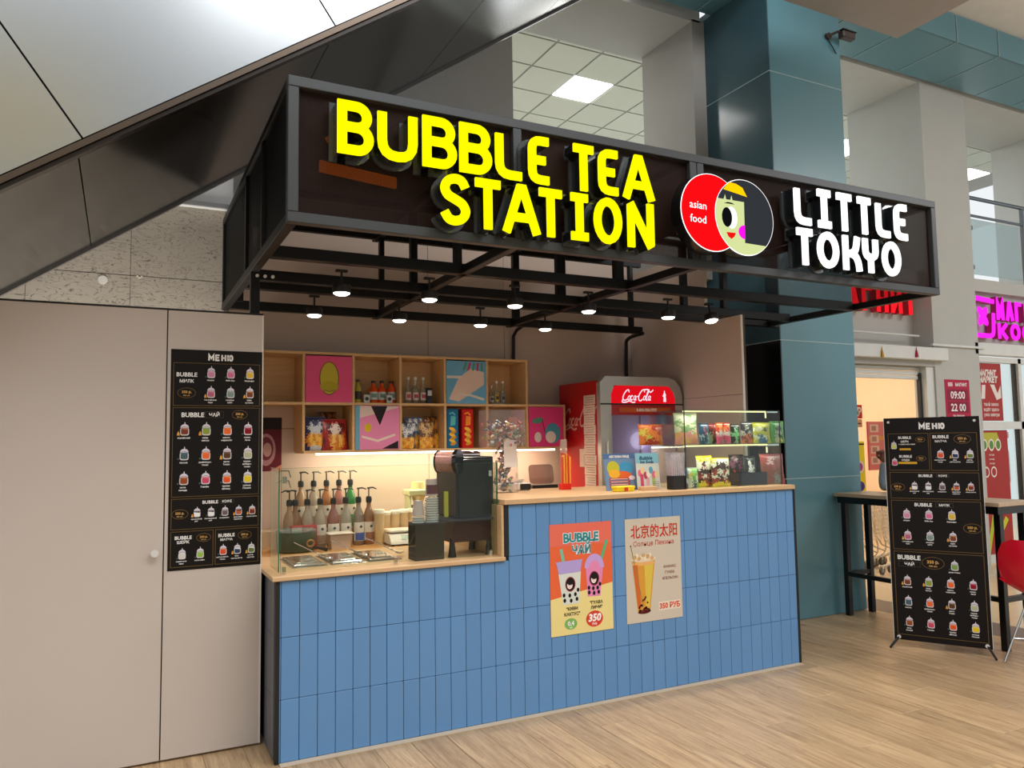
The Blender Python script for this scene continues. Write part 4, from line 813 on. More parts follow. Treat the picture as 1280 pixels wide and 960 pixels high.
for i,(px,Y,h,n) in enumerate(((482,5.42,.21,'left, behind the front one'),(494,5.42,.215,'middle'),(505,5.42,.22,'right of the row'),(516,5.42,.22,'rightmost, beside the dispenser'),(474,5.27,.24,'nearest, standing in front'))):
    o=thing('shaker_cup','tall frosted plastic jar with pale lid, '+n,'jar',(at(px,650,1,Y).x,Y,BK),group='frosted jars on the back counter'); p=MB(); p.lathe([(.03,0),(.036,h*.9)],(0,0,0),mat('frosted','#d8b987',.3,var=.1),18); p.build('jar_body',o,True); p=MB(); p.lathe([(.038,h*.88),(.039,h*.97),(.034,h)],(0,0,0),mat('pale_lid','#efe6d2',.4),18); p.build('lid',o,True)
o=thing('digital_scale','white digital kitchen scale on the back counter behind the cup holder','scale',(at(502,676,1,5.2).x,5.2,BK)); WS=mat('scale_white','#e6dccb',.35); p=MB(); p.ext([(-.11,-.11,.012),(-.11,-.1,.03),(-.11,-.06,.075),(-.11,.12,.075),(-.11,.12,.012)],(.22,0,0),WS); p.build('housing',o); p=MB(); p.box(-.1,.1,-.05,.12,.085,.1,mat('scale_plate','#efe8da',.3),.004); p.build('weighing_plate',o)
p=MB(); p.add([(-.03,-.095,.04),(.09,-.095,.04),(.09,-.07,.068),(-.03,-.07,.068)],[(0,1,2,3)],mat('lcd_green','#8fa088',.2)); p.build('display',o)
for x in (-.09,.09): p=MB(); p.cyl((x,-.09,0),(x,-.09,.012),.012,n=10,m=BLKM); p.cyl((x,.1,0),(x,.1,.012),.012,n=10,m=BLKM); p.build('foot',o)
o=thing('juice_dispenser','tall dispenser with pale green shelf and yellowish bowl near the back wall','dispenser',(at(523,650,1,5.5).x,5.5,BK)); PG=mat('pale_green_plastic','#c9cc9a',.35); p=MB(); p.box(-.1,.14,-.07,.07,.31,.355,PG,.008); p.build('shelf_top',o); p=MB(); p.box(-.09,-.072,-.05,.05,.0,.31,PG,.003); p.build('leg',o); p=MB(); p.box(.1,.118,-.05,.05,.0,.31,PG,.003); p.build('leg',o)
p=MB(); p.lathe([(.03,.24),(.05,.3),(.055,.36),(.05,.41),(.0,.412)],(0,0,0),mat('yellow_bowl','#e6d49a',.3),20); p.build('bowl',o,True); p=MB(); p.box(-.05,.09,-.04,.04,.02,.24,mat('milky_box','#e2cdb4',.4),.01); p.build('tank',o)
# ================= FRONT COUNTER: lower part =================
FC=.874; INOX=mat('inox','#d9d9d6',.15,metal=1,var=.02)
for i,n in enumerate(('left','middle','right')):
    x0=.80+.2*i; o=thing('food_pan','steel pan with lid set in the lower worktop, %s of three'%n,'food pan',(x0+.09,4.27,FC)); p=MB(); p.box(-.093,.093,-.19,.19,0,.004,INOX,.001); p.box(-.08,.08,-.17,.17,.004,.014,INOX,.004); p.build('pan_rim',o)
    p=MB(); p.box(-.06,.05,-.13,.1,.014,.018,INOX,.001); p.tube([(-.03,-.1,.018),(-.03,-.1,.03),(.03,-.1,.03),(.03,-.1,.018)],.003,INOX); p.build('lid',o)
for i,(a,b,n) in enumerate((((497,692,.89),(388,677,.99),'left'),((455,700,.9),(425,683,.98),'middle'),((463,697,.9),(438,680,.98),'right'))):
    A=Vector((.95+.2*i+.06,4.2,.893)); B_=A+Vector((-.14,.2,.075)); o=thing('ladle','thin steel ladle handle sticking out of the pan, %s of three'%n,'ladle',A); p=MB(); p.tube([(0,0,0),B_-A],.0035,INOX); p.lathe([(.005,0),(.025,.008),(.028,.016)],(0,0,-.004),INOX,14); p.build('ladle_body',o)
# sneeze guard
gs=thing('glass_guard','clear glass guard standing along the front edge of the lower worktop','glass guard',(.70,3.925,FC)); GLS=clear('guard_glass','#f6fbf7',.06); GED=mat('glass_edge_green','#2f6a4c',.15)
def pane(x0,x1,y0,y1,h=.515):
    p=MB(); p.box(x0,x1,y0,y1,.01,h,GLS); o=p.build('glass_pane',gs); p=MB()
    if x1-x0>y1-y0: p.box(x0,x1,y0,y1,h,h+.001,GED); p.box(x0-.0012,x0,y0,y1,.01,h,GED); p.box(x1,x1+.0012,y0,y1,.01,h,GED)
    else: p.box(x0,x1,y0,y1,h,h+.001,GED); p.box(x0,x1,y0-.0012,y0,.01,h,GED)
    p.build('glass_edge',gs)
pane(.012,1.19,0,.006); pane(.0,.006,.008,.24); pane(1.184,1.19,.008,.3)
for x,y,z in ((.03,.006,0),(.03,.006,.44),(.6,.006,0),(1.15,.006,0),(1.15,.006,.44)):
    p=MB(); p.box(x-.009,x+.009,y,y+.022,z,z+.034,INOX,.002); p.build('clip',gs)
for z in (.49,.44): 
    p=MB(); p.tube([(.01,.12,z),(.03,.1,z+.01),(.06,.07,z+.01),(.06,.02,z-.02)],.003,INOX); p.build('glass_hook',gs)
# cup holder with stacked cups
cx,cy=at(535,700,2,FC).x,4.03
o=thing('cup_holder','black acrylic cup holder box standing on the lower worktop behind the glass','holder',(cx,cy,FC)); AB=clear('black_acrylic','#4a4548',.25,.35); p=MB(); H_=.2
for a in ((-.075,.09,-.055,-.05),(-.075,.09,.055,.06),(-.075,-.07,-.05,.055),(.085,.09,-.05,.055)): p.box(a[0],a[1],a[2],a[3],0,H_,AB)
p.box(-.07,.085,-.05,.055,0,.005,AB); p.box(.0,.004,-.05,.055,.005,.17,AB); p.build('holder_box',o)
PCUP=clear('cup_plastic','#f1eef2',.4,.35)
o=thing('cup_stack','tall stack of ribbed clear plastic cups standing in the black holder','cup stack',(cx+.04,cy,FC+.006))
for k in range(24): p=MB(); z=.02+.0128*k; p.lathe([(.032,z),(.038,z+.006),(.038,z+.009),(.034,z+.0115)],(0,0,0),mat('cup_rim','#cfc9c9',.2),18); p.build('cup',o,True)
p=MB(); p.lathe([(.036,.335),(.03,.425),(.0,.426)],(0,0,0),mat('cup_print','#c9b4b4',.3),18); u=p.build('top_cup',o,True); p=MB(); lab(p,.0365,.345,.395,(0,0,0),mat('cup_purple','#6a3a44',.4)); p.build('print',u)
o=thing('cup_stack','short stack of clear cups, left half hidden behind the tall stack','cup stack',(cx-.035,cy+.01,FC+.006))
for k in range(16): p=MB(); z=.02+.0128*k; p.lathe([(.028,z),(.034,z+.006),(.034,z+.009),(.03,z+.0115)],(0,0,0),mat('cup_rim','#cfc9c9',.2),16); p.build('cup',o,True)
p=MB(); p.lathe([(.032,.23),(.025,.31),(.0,.311)],(0,0,0),mat('cup_print','#c9b4b4',.3),18); p.build('top_cup',o,True)
# sealing machine
mx,my=1.64,4.0
o=thing('cup_sealing_machine','tall black cup sealing machine on four feet on the lower worktop','machine',(mx,my,FC)); MK=mat('machine_black','#1d1f21',.25); MM=mat('machine_maroon','#3a1d22',.3)
p=MB(); p.box(.03,.262,.0,.3,.21,.55,MK,.006); p.build('housing',o)
p=MB(); p.box(.045,.255,-.006,.0,.22,.535,mat('machine_panel','#24282b',.18),.002); p.build('front_cover',o)
p=MB(); p.box(-.03,.255,-.03,.28,.2,.208,mat('machine_plate','#2b2a2b',.3)); p.build('tray_plate',o)
p=MB(); p.add([(.02,.0,.2),(.24,.0,.2),(.24,.26,.2),(.02,.26,.2),(.0,.0,.08),(.24,.0,.08),(.24,.26,.08),(.0,.26,.08)],[(0,1,5,4),(1,2,6,5),(2,3,7,6),(3,0,4,7),(4,5,6,7)],MM); p.build('lower_body',o)
for x,y in ((.01,.015),(.235,.015),(.01,.25),(.235,.25)): p=MB(); p.lathe([(.024,0),(.016,.06),(.014,.1)],(x,y,0),MK,14); p.build('leg',o,True)
p=MB(); p.box(-.03,-.008,.02,.035,.22,.36,mat('yellow_strip','#b9b43a',.5)); p.build('warning_sticker',o)
o=thing('film_roll','black spool with printed sealing film on top of the sealing machine','film roll',(mx+.08,my+.0,FC+.525)); p=MB(); p.T=Matrix.Rotation(R_(90),4,'Z'); 
p.T=None; p.cyl((-.06,-.03,0.0),(-.135,.04,.0),.058,.058,26,mat('film_print','#a8786c',.3,var=.5,scale=60)); p.build('film',o,True)
p=MB(); p.cyl((-.045,-.045,.0),(-.06,-.03,.0),.068,.068,28,mat('spool_black','#0c0c0d',.15)); p.cyl((-.135,.04,.0),(-.14,.045,.0),.062,.062,28,mat('spool_black','#0c0c0d',.15)); p.build('spool',o,True)
o=thing('film_roll','second roll lying flat on the top of the sealing machine','film roll',(mx+.17,my+.12,FC+.552)); p=MB(); p.lathe([(.06,0),(.06,.02),(.045,.03),(.02,.028)],(0,0,0),mat('spool_dark_red','#3a1a18',.2),24); p.build('roll',o,True); p=MB(); p.lathe([(.062,.006),(.062,.013)],(0,0,0),mat('ink_white','#d8d8d8'),24); p.build('band',o)
# ================= FRONT COUNTER: upper part =================
UC=1.185
cx=at(620,616,2,UC).x; cyy=at(620,616,2,UC).y
cx,cyy=2.18,4.42
o=thing('sweets_dispenser','tall clear acrylic dispenser full of small wrapped sweets at the worktop step','dispenser',(cx,cyy,UC)); AC=clear('acrylic','#f8f6f8',.2,.04)
p=MB(); p.box(-.06,.07,-.05,.05,0,.29,AC); p.build('column',o); p=MB(); p.box(-.14,.1,-.1,.08,.29,.52,AC); p.build('hopper',o); p=MB(); p.box(-.03,.06,-.056,-.052,.16,.33,mat('paper_white','#e2d9d2',.5)); p.build('price_sheet',o)
p=MB(); rr=random.Random(3); CS=['8a6a5c','b0544c','5a7a8c','d9c9b4','6a5a7c','c9a25c','4a4a4a','e2e2e0','7ca07c']
for k in range(260):
    if k<150: x,y,z=rr.uniform(-.13,.09),rr.uniform(-.09,.07),.30+rr.random()*.15
    else: x,y,z=rr.uniform(-.055,.03),rr.uniform(-.045,.045),.01+rr.random()*.27
    s_=.012; a=rr.random()*3; p.T=Matrix.Translation((x,y,z))@Matrix.Rotation(a,4,'X')@Matrix.Rotation(a*2,4,'Z'); p.box(-s_,s_,-s_*.5,s_*.5,-s_*.6,s_*.6,pc(CS[k%9]),.002)
p.T=None; tag(p.build('sweets',o),kind='stuff')
o=thing('card_terminal','white and black receipt printer at the left end of the upper worktop','printer',(at(651,613,2,UC).x,at(651,613,2,UC).y,UC)); p=MB(); p.box(-.07,.06,-.03,.1,0,.05,mat('printer_white','#d8d0c6',.4),.008); p.build('housing',o); p=MB(); p.box(-.02,.058,-.034,-.029,.006,.044,BLK,.002); p.build('front_slot',o); p=MB(); p.add([(-.05,.02,.05),(.02,.02,.05),(.03,.0,.075),(-.04,.0,.07)],[(0,1,2,3)],mat('paper_white','#e2d9d2')); p.build('receipt',o)
A=at(680,610,2,UC); o=thing('acrylic_stand','rounded smoked clear acrylic stand on a black base next to the printer','stand',(A.x,A.y+.02,UC)); p=MB(); p.ext([(q[0],q[1],0) for q in rrect(-.095,.03,.19,.13,.03)],(0,0,.004),clear('smoked','#cdb7ac',.25,.1)); p.T=None; u=p.build('clear_back',o); u.rotation_euler=(R_(80),0,0)
p=MB(); p.ext([(-.1,-.04,.0),(.1,-.04,0),(.09,.06,0),(-.09,.06,0)],(0,0,.022),BLK); p.build('black_base',o); p=MB(); p.tube([(q[0],q[1],.002) for q in rrect(-.095,.03,.19,.13,.03)],.0025,mat('smoked_edge','#8a7468',.2),6,True); u=p.build('rim',o); u.rotation_euler=(R_(80),0,0)
A=at(707,612,2,UC); o=thing('straw_box','bundle of orange and red wrapped straws standing beside the fridge papers','straws',(A.x,A.y,UC)); p=MB(); p.box(-.035,.035,-.02,.03,0,.04,pm('d8281c'),.003); p.build('red_tray',o)
for k in range(9): p=MB(); x=-.03+.0075*k; p.box(x,x+.0068,-.012+.004*(k%2),.012,.03,.24-.006*abs(k-4),pc(['c81e1a','f0902c','f4b83c'][k%3]),.001); p.build('straw_sleeve',o)
p=MB(); p.box(-.024,.016,.0,.02,.24,.33,clear('clear_sleeve','#e9d9cf',.3,.25)); p.build('clear_tube',o)
# fridge
fz=thing('drinks_fridge','tall red and silver drinks fridge with lit red header behind the counter','fridge',(3.27,4.98,0)); SV=mat('fridge_silver','#bab8b3',.3,metal=.5); RED=mat('fridge_red','#b5141a',.35); FW,FH=.79,2.0
p=MB(); p.box(0,FW,.03,.6,.02,FH-.03,RED,.004); p.build('body',fz)
out=[(0,.05),(FW,.05)]+[(FW-.13+.13*math.cos(R_(a)),FH-.13+.13*math.sin(R_(a))) for a in range(0,91,15)]+[(.06+.06*math.cos(R_(a)),FH-.06+.06*math.sin(R_(a))) for a in range(90,181,18)]
p=MB(); ix0,ix1=.1,FW-.07; ztop=FH-.07
def fr_(pts,z0,z1): p.ext([(a,0.03,b) for a,b in pts],(0,-.05,0),SV)
p.ext([(x,.03,z) for x,z in [(0,.05),(ix0,.05),(ix0,1.70),(ix0,FH),(.05,FH),(0,FH-.05)]],(0,-.05,0),SV); p.ext([(x,.03,z) for x,z in [(ix1,.05),(FW,.05),(FW,FH-.14),(FW-.02,FH-.07),(FW-.07,FH-.02),(ix1-.06,FH),(ix1-.06,ztop),(ix1-.015,ztop-.05),(ix1,ztop-.1)]],(0,-.05,0),SV); p.ext([(ix0,.03,FH),(ix0,.03,ztop-.07),(ix0+.03,.03,ztop),(ix1-.06,.03,ztop),(ix1-.06,.03,FH)],(0,-.05,0),SV); p.build('door_frame',fz)
hp=[(ix0,1.79),(ix1,1.79)]+[(ix1-.08+.08*math.cos(R_(a)),ztop-.08+.08*math.sin(R_(a))) for a in range(0,91,15)]+[(ix0+.08+.08*math.cos(R_(a)),ztop-.08+.08*math.sin(R_(a))) for a in range(90,181,15)]
p=MB(); p.ext([(a,.0,b) for a,b in hp],(0,-.012,0),glow('e0101c',.85)); hd=p.build('header_panel',fz)
p=MB(); p.box(0,FW,-.024,-.018,1.779,1.79,BLKM); p.build('door_gap',fz)
p=MB(); p.box(ix0,ix1,-.016,0,1.70,1.779,RED); p.build('lower_strip',fz); p=MB(); p.T=Matrix.Translation((.415,-.0165,1.74))@Matrix.Rotation(R_(90),4,'X'); p.rect(-.24,-.018,.5,.036,pm('c8602c'),.001); p.text('8-800-700-7777',.02,0,.022,pm('f0e6dc'),.002,.03,w=.24); p.build('phone_print',fz)
def script(p,x,y,h,m,z=.002,wd=.085):
    sh_=.28
    def q(pts): return [(x+(a+b*sh_)*h,y+b*h,0) for a,b in pts]
    S=[[(.62,.74),(.52,.95),(.3,.88),(.1,.5),(.12,.15),(.35,.02),(.6,.14)],[(.13,.16),(.1,-.12),(.5,-.14),(.85,-.02),(1.25,-.16),(1.5,-.1)],[(1.12,.38),(1.0,.45),(.9,.25),(1.0,.06),(1.15,.12)],[(1.48,.42),(1.45,.12),(1.58,.08)],[(1.58,.36),(1.7,.4)],[(2.3,.76),(2.2,1.0),(1.95,.88),(1.76,.45),(1.84,.1),(2.05,0),(2.25,.15)],[(2.18,.99),(2.6,1.02),(2.95,.78),(3.2,1.0)],[(2.6,.3),(2.74,.92),(2.66,.94),(2.6,.3),(2.7,.05),(2.78,.1)],[(3.06,.42),(3.03,.12),(3.16,.08)]]
    for s in S: p.line(cr(q(s),5),h*wd*1.25,m,z)
    for cx_ in (.74,1.36,2.42,2.94): p.line(q(ell_pts(cx_,.25,.11,.19,18)),h*wd,m,z+.0003,True)
WL=glow('ffd9e6',1.0); p=MB(); p.T=Matrix.Translation((0,-.013,0))@Matrix.Rotation(R_(90),4,'X'); script(p,.2,1.812,.088,WL); p.build('logo_print',fz); p=MB(); p.T=Matrix.Translation((0,-.013,0))@Matrix.Rotation(R_(90),4,'X')
p.poly([(.585+(a-.585)*.6+.01,1.805+(b-1.715)*.6) for a,b in [(.60,1.715),(.645,1.715),(.645,1.76),(.64,1.79),(.645,1.81),(.63,1.84),(.628,1.865),(.615,1.865),(.613,1.84),(.598,1.81),(.585,1.79),(.605,1.785)]],WL,.002); p.build('bottle_print',fz)
p=MB(); p.T=Matrix.Translation((-.001,.6,0))@Matrix.Rotation(R_(-90),4,'Z')@Matrix.Rotation(R_(90),4,'X'); script(p,.05,1.62,.15,pm('d8a8a0'),.001); p.build('side_logo_print',fz)
LV=mat('fridge_inner','#a79db5',.5); p=MB(); p.box(ix0,ix1,.0,.01,.1,1.70,LV); p.build('inner_back',fz)
p=MB(); p.box(ix0+.0,ix1,-.03,-.026,.1,1.70,clear('fridge_glass','#f6f4fb',.1)); p.build('door_glass',fz); 
p=MB(); p.box(ix0+.27,ix0+.275,-.024,-.001,.8,1.69,SV); p.build('inner_rail',fz)
p=MB(); p.cyl((.05,-.03,1.2),(.05,-.03,1.5),.008,n=8,m=WHT); p.build('handle',fz)
for k in range(11):
    p=MB(); z1=1.86-.078*k; p.box(-.003-.0006*(k%2),-.0012,.05+.006*(k%3),.215+.004*(k%2),z1-.074,z1,mat('note_paper','#e2cfc2',.6,rand=.03)); q_=p.build('paper_note',fz); p=MB()
    for r_ in range(3): p.box(-.0045,-.0042,.07,.19-.02*(r_%2),z1-.02-.018*r_,z1-.017-.018*r_,mat('note_ink','#6a5850'))
    p.build('note_lines',q_)
for z1,y0,hh in ((1.44,.22,.14),(1.12,.2,.1),(1.01,.2,.1),(.9,.2,.1)): p=MB(); p.box(-.003,-.0012,y0,y0+(.07 if hh>.12 else .17),z1-hh,z1,mat('note_paper','#e2cfc2')); p.build('paper_note',fz)
l=bpy.data.lights.new('fridge_lamp','POINT'); l.energy=1.2; l.color=(.9,.9,1); l.shadow_soft_size=.1; b_=bpy.data.objects.new('fridge_lamp',l); C.objects.link(b_); b_.location=(3.67,4.9,1.5)
# acrylic poster stands
def pstand(label,px0,px1,py,Y,h,base,fn,rz=0):
    a=at(px0,py,1,Y).x; b=at(px1,py,1,Y).x; w=b-a; o=thing('table_poster',label,'poster',(a,Y,UC),(R_(82),0,R_(rz))); p=MB(); p.box(0,w,0,h,-.003,0,pm(base)); p.build('sheet',o); p=MB(); fn(p,w,h); p.build('print',o); p=MB(); p.box(0,w,0,.004,-.05,.0,AC); p.build('acrylic_holder',o)
def f1(p,w,h):
    p.rect(0,h*.86,w,h*.14,pm('4a6a9a'),.0004); p.text('АБС БАБА СЕАД',w/2,h*.92,.014,pm('f0ece0'),.001,.04,w=w*.9); p.ell(w*.28,h*.6,w*.2,h*.2,pm('b9b42c'),.0006); p.ell(w*.7,h*.62,w*.22,h*.16,pm('3f8fb9'),.0006); p.ell(w*.55,h*.4,w*.3,h*.12,pm('d8622c'),.0008); p.ell(w*.3,h*.45,w*.18,h*.12,pm('e0a82c'),.001)
    for i in range(4): p.rect(w*.12,h*(.06+.075*i),w*.66,h*.05,pm('a8343a'),.0012); p.rect(w*.16,h*(.075+.075*i),w*.55,h*.015,pm('e8d8c8'),.0016)
    p.ell(w*.85,h*.33,w*.1,h*.06,pm('e8d0d8'),.0014)
def f2(p,w,h):
    p.rect(0,h*.72,w,h*.28,pm('7fb6c9'),.0004); p.text('Bubble',w*.45,h*.87,.024,pm('1c3c5c'),.001,.03,w=w*.8,shear=.2); p.text('Ice Soda',w*.48,h*.76,.02,pm('1c3c5c'),.001,.03,w=w*.75,shear=.2)
    for i in range(7): p.ell(w*(.15+.12*i),h*(.45+.08*math.sin(i*2)),w*.09,h*.1,pm(['d86a8a','e0c89c','b04a5c','e8dcd0','5fa0b9'][i%5]),.0006+.0002*i)
    for i in range(3): p.rect(w*(.15+.25*i),h*.08,w*.14,h*.34,pm(['c84a6a','d8a0a8','a8b86a'][i]),.0008)
    for i in range(4): p.rect(w*.68,h*(.05+.05*i),w*.27,h*.012,pm('6a6a6a'),.0014)
pstand('small drinks poster with a blue heading in a clear holder, left of the pair',758,797,605,4.13,.235,'6a86a8',f1); pstand('small pale poster reading Bubble Ice Soda in a clear holder',797,822,605,4.10,.235,'c9d0c9',f2,-14)
A=at(777,614,2,UC); o=thing('yellow_tin','small yellow box lying in front of the table posters','box',(A.x,4.02,UC)); p=MB(); p.box(-.075,.065,-.02,.03,0,.032,pm('e2c81e'),.004); p.box(-.078,.068,-.023,.033,.02,.034,pm('f0d62a'),.003); p.build('box_body',o); p=MB(); p.box(-.015,.012,-.0245,-.023,.004,.026,pm('c8402c')); p.build('print',o)
o=thing('wooden_box','low wooden box beside the yellow box','box',(at(812,613,2,UC).x,4.02,UC)); p=MB(); p.box(-.055,.065,-.02,.03,0,.025,OAK,.002); p.build('box_body',o)
A=at(837,611,2,UC); o=thing('straw_holder','black box holding upright straws in a clear bag','straw holder',(A.x,3.98,UC)); p=MB(); p.box(-.05,.052,-.035,.035,0,.088,BLKM,.003); p.build('black_box',o)
for k in range(14): p=MB(); x=-.036+.0055*k; p.cyl((x,-.01+.02*((k*7)%3)/2,.08),(x+.004,-.01+.02*((k*5)%3)/2,.21+.005*((k*3)%4)),.003,n=6,m=mat('straw_white','#d9d2d6',.4)); p.build('straw',o)
p=MB(); p.add([(-.045,-.03,.088),(.045,-.03,.088),(.045,.03,.088),(-.045,.03,.088),(-.058,-.04,.235),(.055,-.04,.235),(.055,.04,.235),(-.058,.04,.235)],[(0,1,5,4),(1,2,6,5),(2,3,7,6),(3,0,4,7)],clear('poly_bag','#f3edf6',.5,.22,.15)); p.build('clear_bag',o)
# display case
cx0,cx1,cy0,cy1=3.235,4.07,3.94,4.30; ch=at(900,513,1,cy0).z-UC; cm=at(900,556,1,cy0).z-UC
ds=thing('display_case','glass display case with lit shelf edges full of sweets at the right counter end','display case',(cx0,cy0,UC)); Wc,Dc=cx1-cx0,cy1-cy0
def cp(name,a,b,c,d,e,f_,m,cc=0): p=MB(); p.box(a,b,c,d,e,f_,m,cc); return p.build(name,ds)
for a in ((0,Wc,0,.004,0,ch),(0,.004,.004,Dc,0,ch),(Wc-.004,Wc,.004,Dc,0,ch)): cp('glass_pane',*a,GLS)
cp('top_glass',0,Wc,0,Dc,ch,ch+.005,GLS); cp('glass_shelf',.005,Wc-.005,.005,Dc,cm,cm+.005,clear('shelf_glass','#f0f5ea',.15,.04))
LEDC=glow('f3f0b0',1.3)
for z in (ch-.012,cm-.01): cp('light_strip',.0,Wc-.12,.005,.013,z,z+.01,LEDC); cp('metal_rail',Wc-.11,Wc-.01,.005,.02,z-.002,z+.008,INOX)
for z in (ch-.05,cm-.06): cp('light_strip',Wc-.125,Wc-.118,.005,.012,z,z+.04,LEDC)
for x in (0,Wc-.004): cp('corner_edge',x-.001,x+.005,-.001,.003,0,ch,mat('dark_seal','#2a2a2a'))
area('case_light',((cx0+cx1)/2,cy0+.05,UC+ch-.02),(0,0,0),.7,.04,1.2,(1,.97,.8)); area('case_light',((cx0+cx1)/2,cy0+.05,UC+cm-.02),(0,0,0),.7,.04,1.0,(1,.97,.8))
z1=UC+cm+.005
def cbag(px0,px1,py,z,Y,h,rows,pal,label,rz=0,tilt=4,d=.04,g=None):
    a=at(px0,py,1,Y).x; b=at(px1,py,1,Y).x; return bag('sweet_bag',label,((a+b)/2,Y,z),b-a,h,d,rows,pal,rz,tilt,g,'sweets')
g='sweets on the upper shelf of the display case'
up_=[(798,828,.13,'red and orange bag of sweets seen through the left pane, upper shelf','oorr/yoor/oyoo/orro','o=d87a3c,r=b03a2c,y=c9c050',4.22),(843,872,.20,'large clear pack with green and pink sweets on the upper shelf','wwgw/gwwg/wggw/oppo/poop','w=c9c9b0,g=7a9a6a,p=d88a8a,o=d8a06a',4.05),(874,886,.13,'blue and red bag next to the large clear pack, upper shelf','bbb/brb/wbw/bbc','b=2a4a6a,r=b03a3c,w=a0b9c9,c=5fa0b9',4.0),(886,896,.13,'dark red narrow bag, upper shelf','rrr/krk/grg/gkg','r=7a2c30,k=3a2020,g=7a8a70',4.03),
(895,904,.135,'orange and pink bag, left of a matching pair on the upper shelf','ooo/roo/www/ppp/pgp','o=e0702c,r=c8342c,w=e0d0d0,p=d8507a,g=8a5a7a',3.99),(904,913,.135,'orange and pink bag, right of a matching pair on the upper shelf','roo/oro/www/ppp/gpp','o=e0702c,r=c8342c,w=e0d0d0,p=d8507a,g=8a5a7a',3.99),(913,925,.125,'black bag with green drop, upper shelf','kkk/kgk/ggg/kgk/kwk','k=22282a,g=7fc08a,w=9aa88a',4.0),(926,942,.14,'dark bag with orange foot, upper shelf','kkkk/kwkk/wkwk/rork/oroo','k=2c2024,w=a8a8a0,r=8a3a2c,o=d0703c',4.0),(941,963,.135,'yellow-green bag with blue badge, upper shelf','yyyy/wwky/yyyy/wbwy/ybby','y=b9b42c,w=d0d0b0,k=4a4a3a,b=3a6a9a',3.99),(963,980,.145,'bright green bag at the right end of the upper shelf','gggg/gkkg/gwwg/gwkg/gyyg','g=4f9a3c,k=3a4a3a,w=a8b0a8,y=c9c08a',4.0)]
lo_=[(848,860,.125,'small blue and white carton standing low at the left of the case','bbb/bwb/www/rrb','b=27407a,w=d8d8d8,r=b03a3c',4.0),(860,873,.125,'pale green carton beside the blue one, low in the case','wgg/ygw/wgw/wkg','w=d8dcd0,g=6fae4a,y=c9b45c,k=3a4a6a',4.0),(872,892,.2,'white and yellow noodle pack leaning left, low in the case','yyyy/wkww/wrww/kkkk/rwrw/krkr/yyry','y=d8c22c,w=e0dcd0,k=3a2a2a,r=9a3a30',4.02),(890,913,.185,'white and yellow noodle pack in front, low in the case','ywww/wkkw/kkkk/rwrw/wkwk/rkrk/yyyy','y=d8c22c,w=e0dcd0,k=4a2a2a,r=9a3a30',3.99),(952,981,.2,'large red brown pack at the right end, low in the case','rrrr/rwrr/brrb/bbbb/bbgb/rbgr','r=a04a48,w=d8b0b0,b=8a4a3a,g=8a8a8a',4.0),(913,932,.2,'dark pink spotted pack rising out of the dark bin','kpkk/pkpk/kkpk/rkkk/kkkk','k=2a2428,p=7a4a64,r=b8342c',4.12),(932,946,.19,'black pack with white letters rising out of the dark bin','kkkk/kwkk/kwwk/kwkk/kkkk','k=18181a,w=d8d8d8',4.08)]
def dec(s): return s.split('/')
def dp(s): return dict(a.split('=') for a in s.split(','))
for a,b,h,lb,rw,pl,Y in up_: cbag(a,b,535,z1,Y,h,dec(rw),dp(pl),lb,0,3,.03)
for a,b,h,lb,rw,pl,Y in lo_: cbag(a,b,590,UC+.001,Y,h,dec(rw),dp(pl),lb,0,5,.04)
a=at(918,600,1,4.03).x; b=at(953,600,1,4.03).x; o=thing('dark_bin','dark translucent plastic bin holding packs in the display case','bin',(a,3.985,UC)); w_=b-a; p=MB(); DB=mat('dark_plastic','#221d2c',.2)
for q in ((0,w_,0,.003),(0,w_,.1,.103),(0,.003,.003,.1),(w_-.003,w_,.003,.1)): p.box(q[0],q[1],q[2],q[3],0,.088,DB)
p.box(0,w_,0,.103,0,.002,DB); p.build('bin_body',o)
# poster on the booth wall under the open cubby
a=at(322,560,1,5.688).x; b=at(352,560,1,5.688).x; zt_=at(340,522,1,5.688).z; zb_=at(340,589,1,5.688).z
o=thing('wall_poster','maroon poster with pale swirls on the booth rear wall left of the shelf','poster',(a,5.687,zb_),FACE); w_,h_=b-a,zt_-zb_; p=MB(); p.box(0,w_,0,h_,-.001,0,pm('6a2430')); p.build('sheet',o)
p=MB(); p.rect(0,h_*.78,w_,h_*.22,pm('241a1c'),.0004); p.ell(w_*.35,h_*.4,w_*.4,h_*.3,pm('b98a90'),.0004); p.ell(w_*.35,h_*.42,w_*.3,h_*.22,pm('7a3440'),.0008); p.ell(w_*.4,h_*.4,w_*.18,h_*.13,pm('c9a09c'),.0012); p.poly([(w_*.5,0),(w_,0),(w_,h_*.12)],pm('d88a6a'),.001); p.build('print',o)
# ================= BAR TABLE, CHAIRS, PERSON, CARTS =================
BT_=thing('bar_table','long high bar table with pale oak top and black steel legs at the right','table',(5.47,3.32,0)); TT=wood('table_oak','#c9b193','#ad9577',1.2,1); L_=1.40; W_t=.42
p=MB(); p.box(0,W_t,0,L_,1.0,1.028,TT,.002); p.build('table_top',BT_)
p=MB(); p.box(.02,W_t-.02,.02,.06,.945,1.0,BLK); p.build('apron',BT_); p=MB(); p.box(.02,W_t-.02,L_-.06,L_-.02,.945,1.0,BLK); p.build('apron',BT_)
for x in (.02,W_t-.06): p=MB(); p.box(x,x+.04,.06,L_-.06,.945,1.0,BLK); p.build('apron',BT_)
for x in (.05,W_t-.09):
    for y in (.03,L_-.07): p=MB(); p.box(x,x+.045,y,y+.045,0,.945,BLK,.002); p.build('leg',BT_)
for y in (.035,L_-.065): p=MB(); p.box(.095,W_t-.09,y,y+.035,.33,.365,BLK); p.build('footrest',BT_)
p=MB(); p.box(.055,.09,.075,L_-.07,.33,.365,BLK); p.build('footrest',BT_)
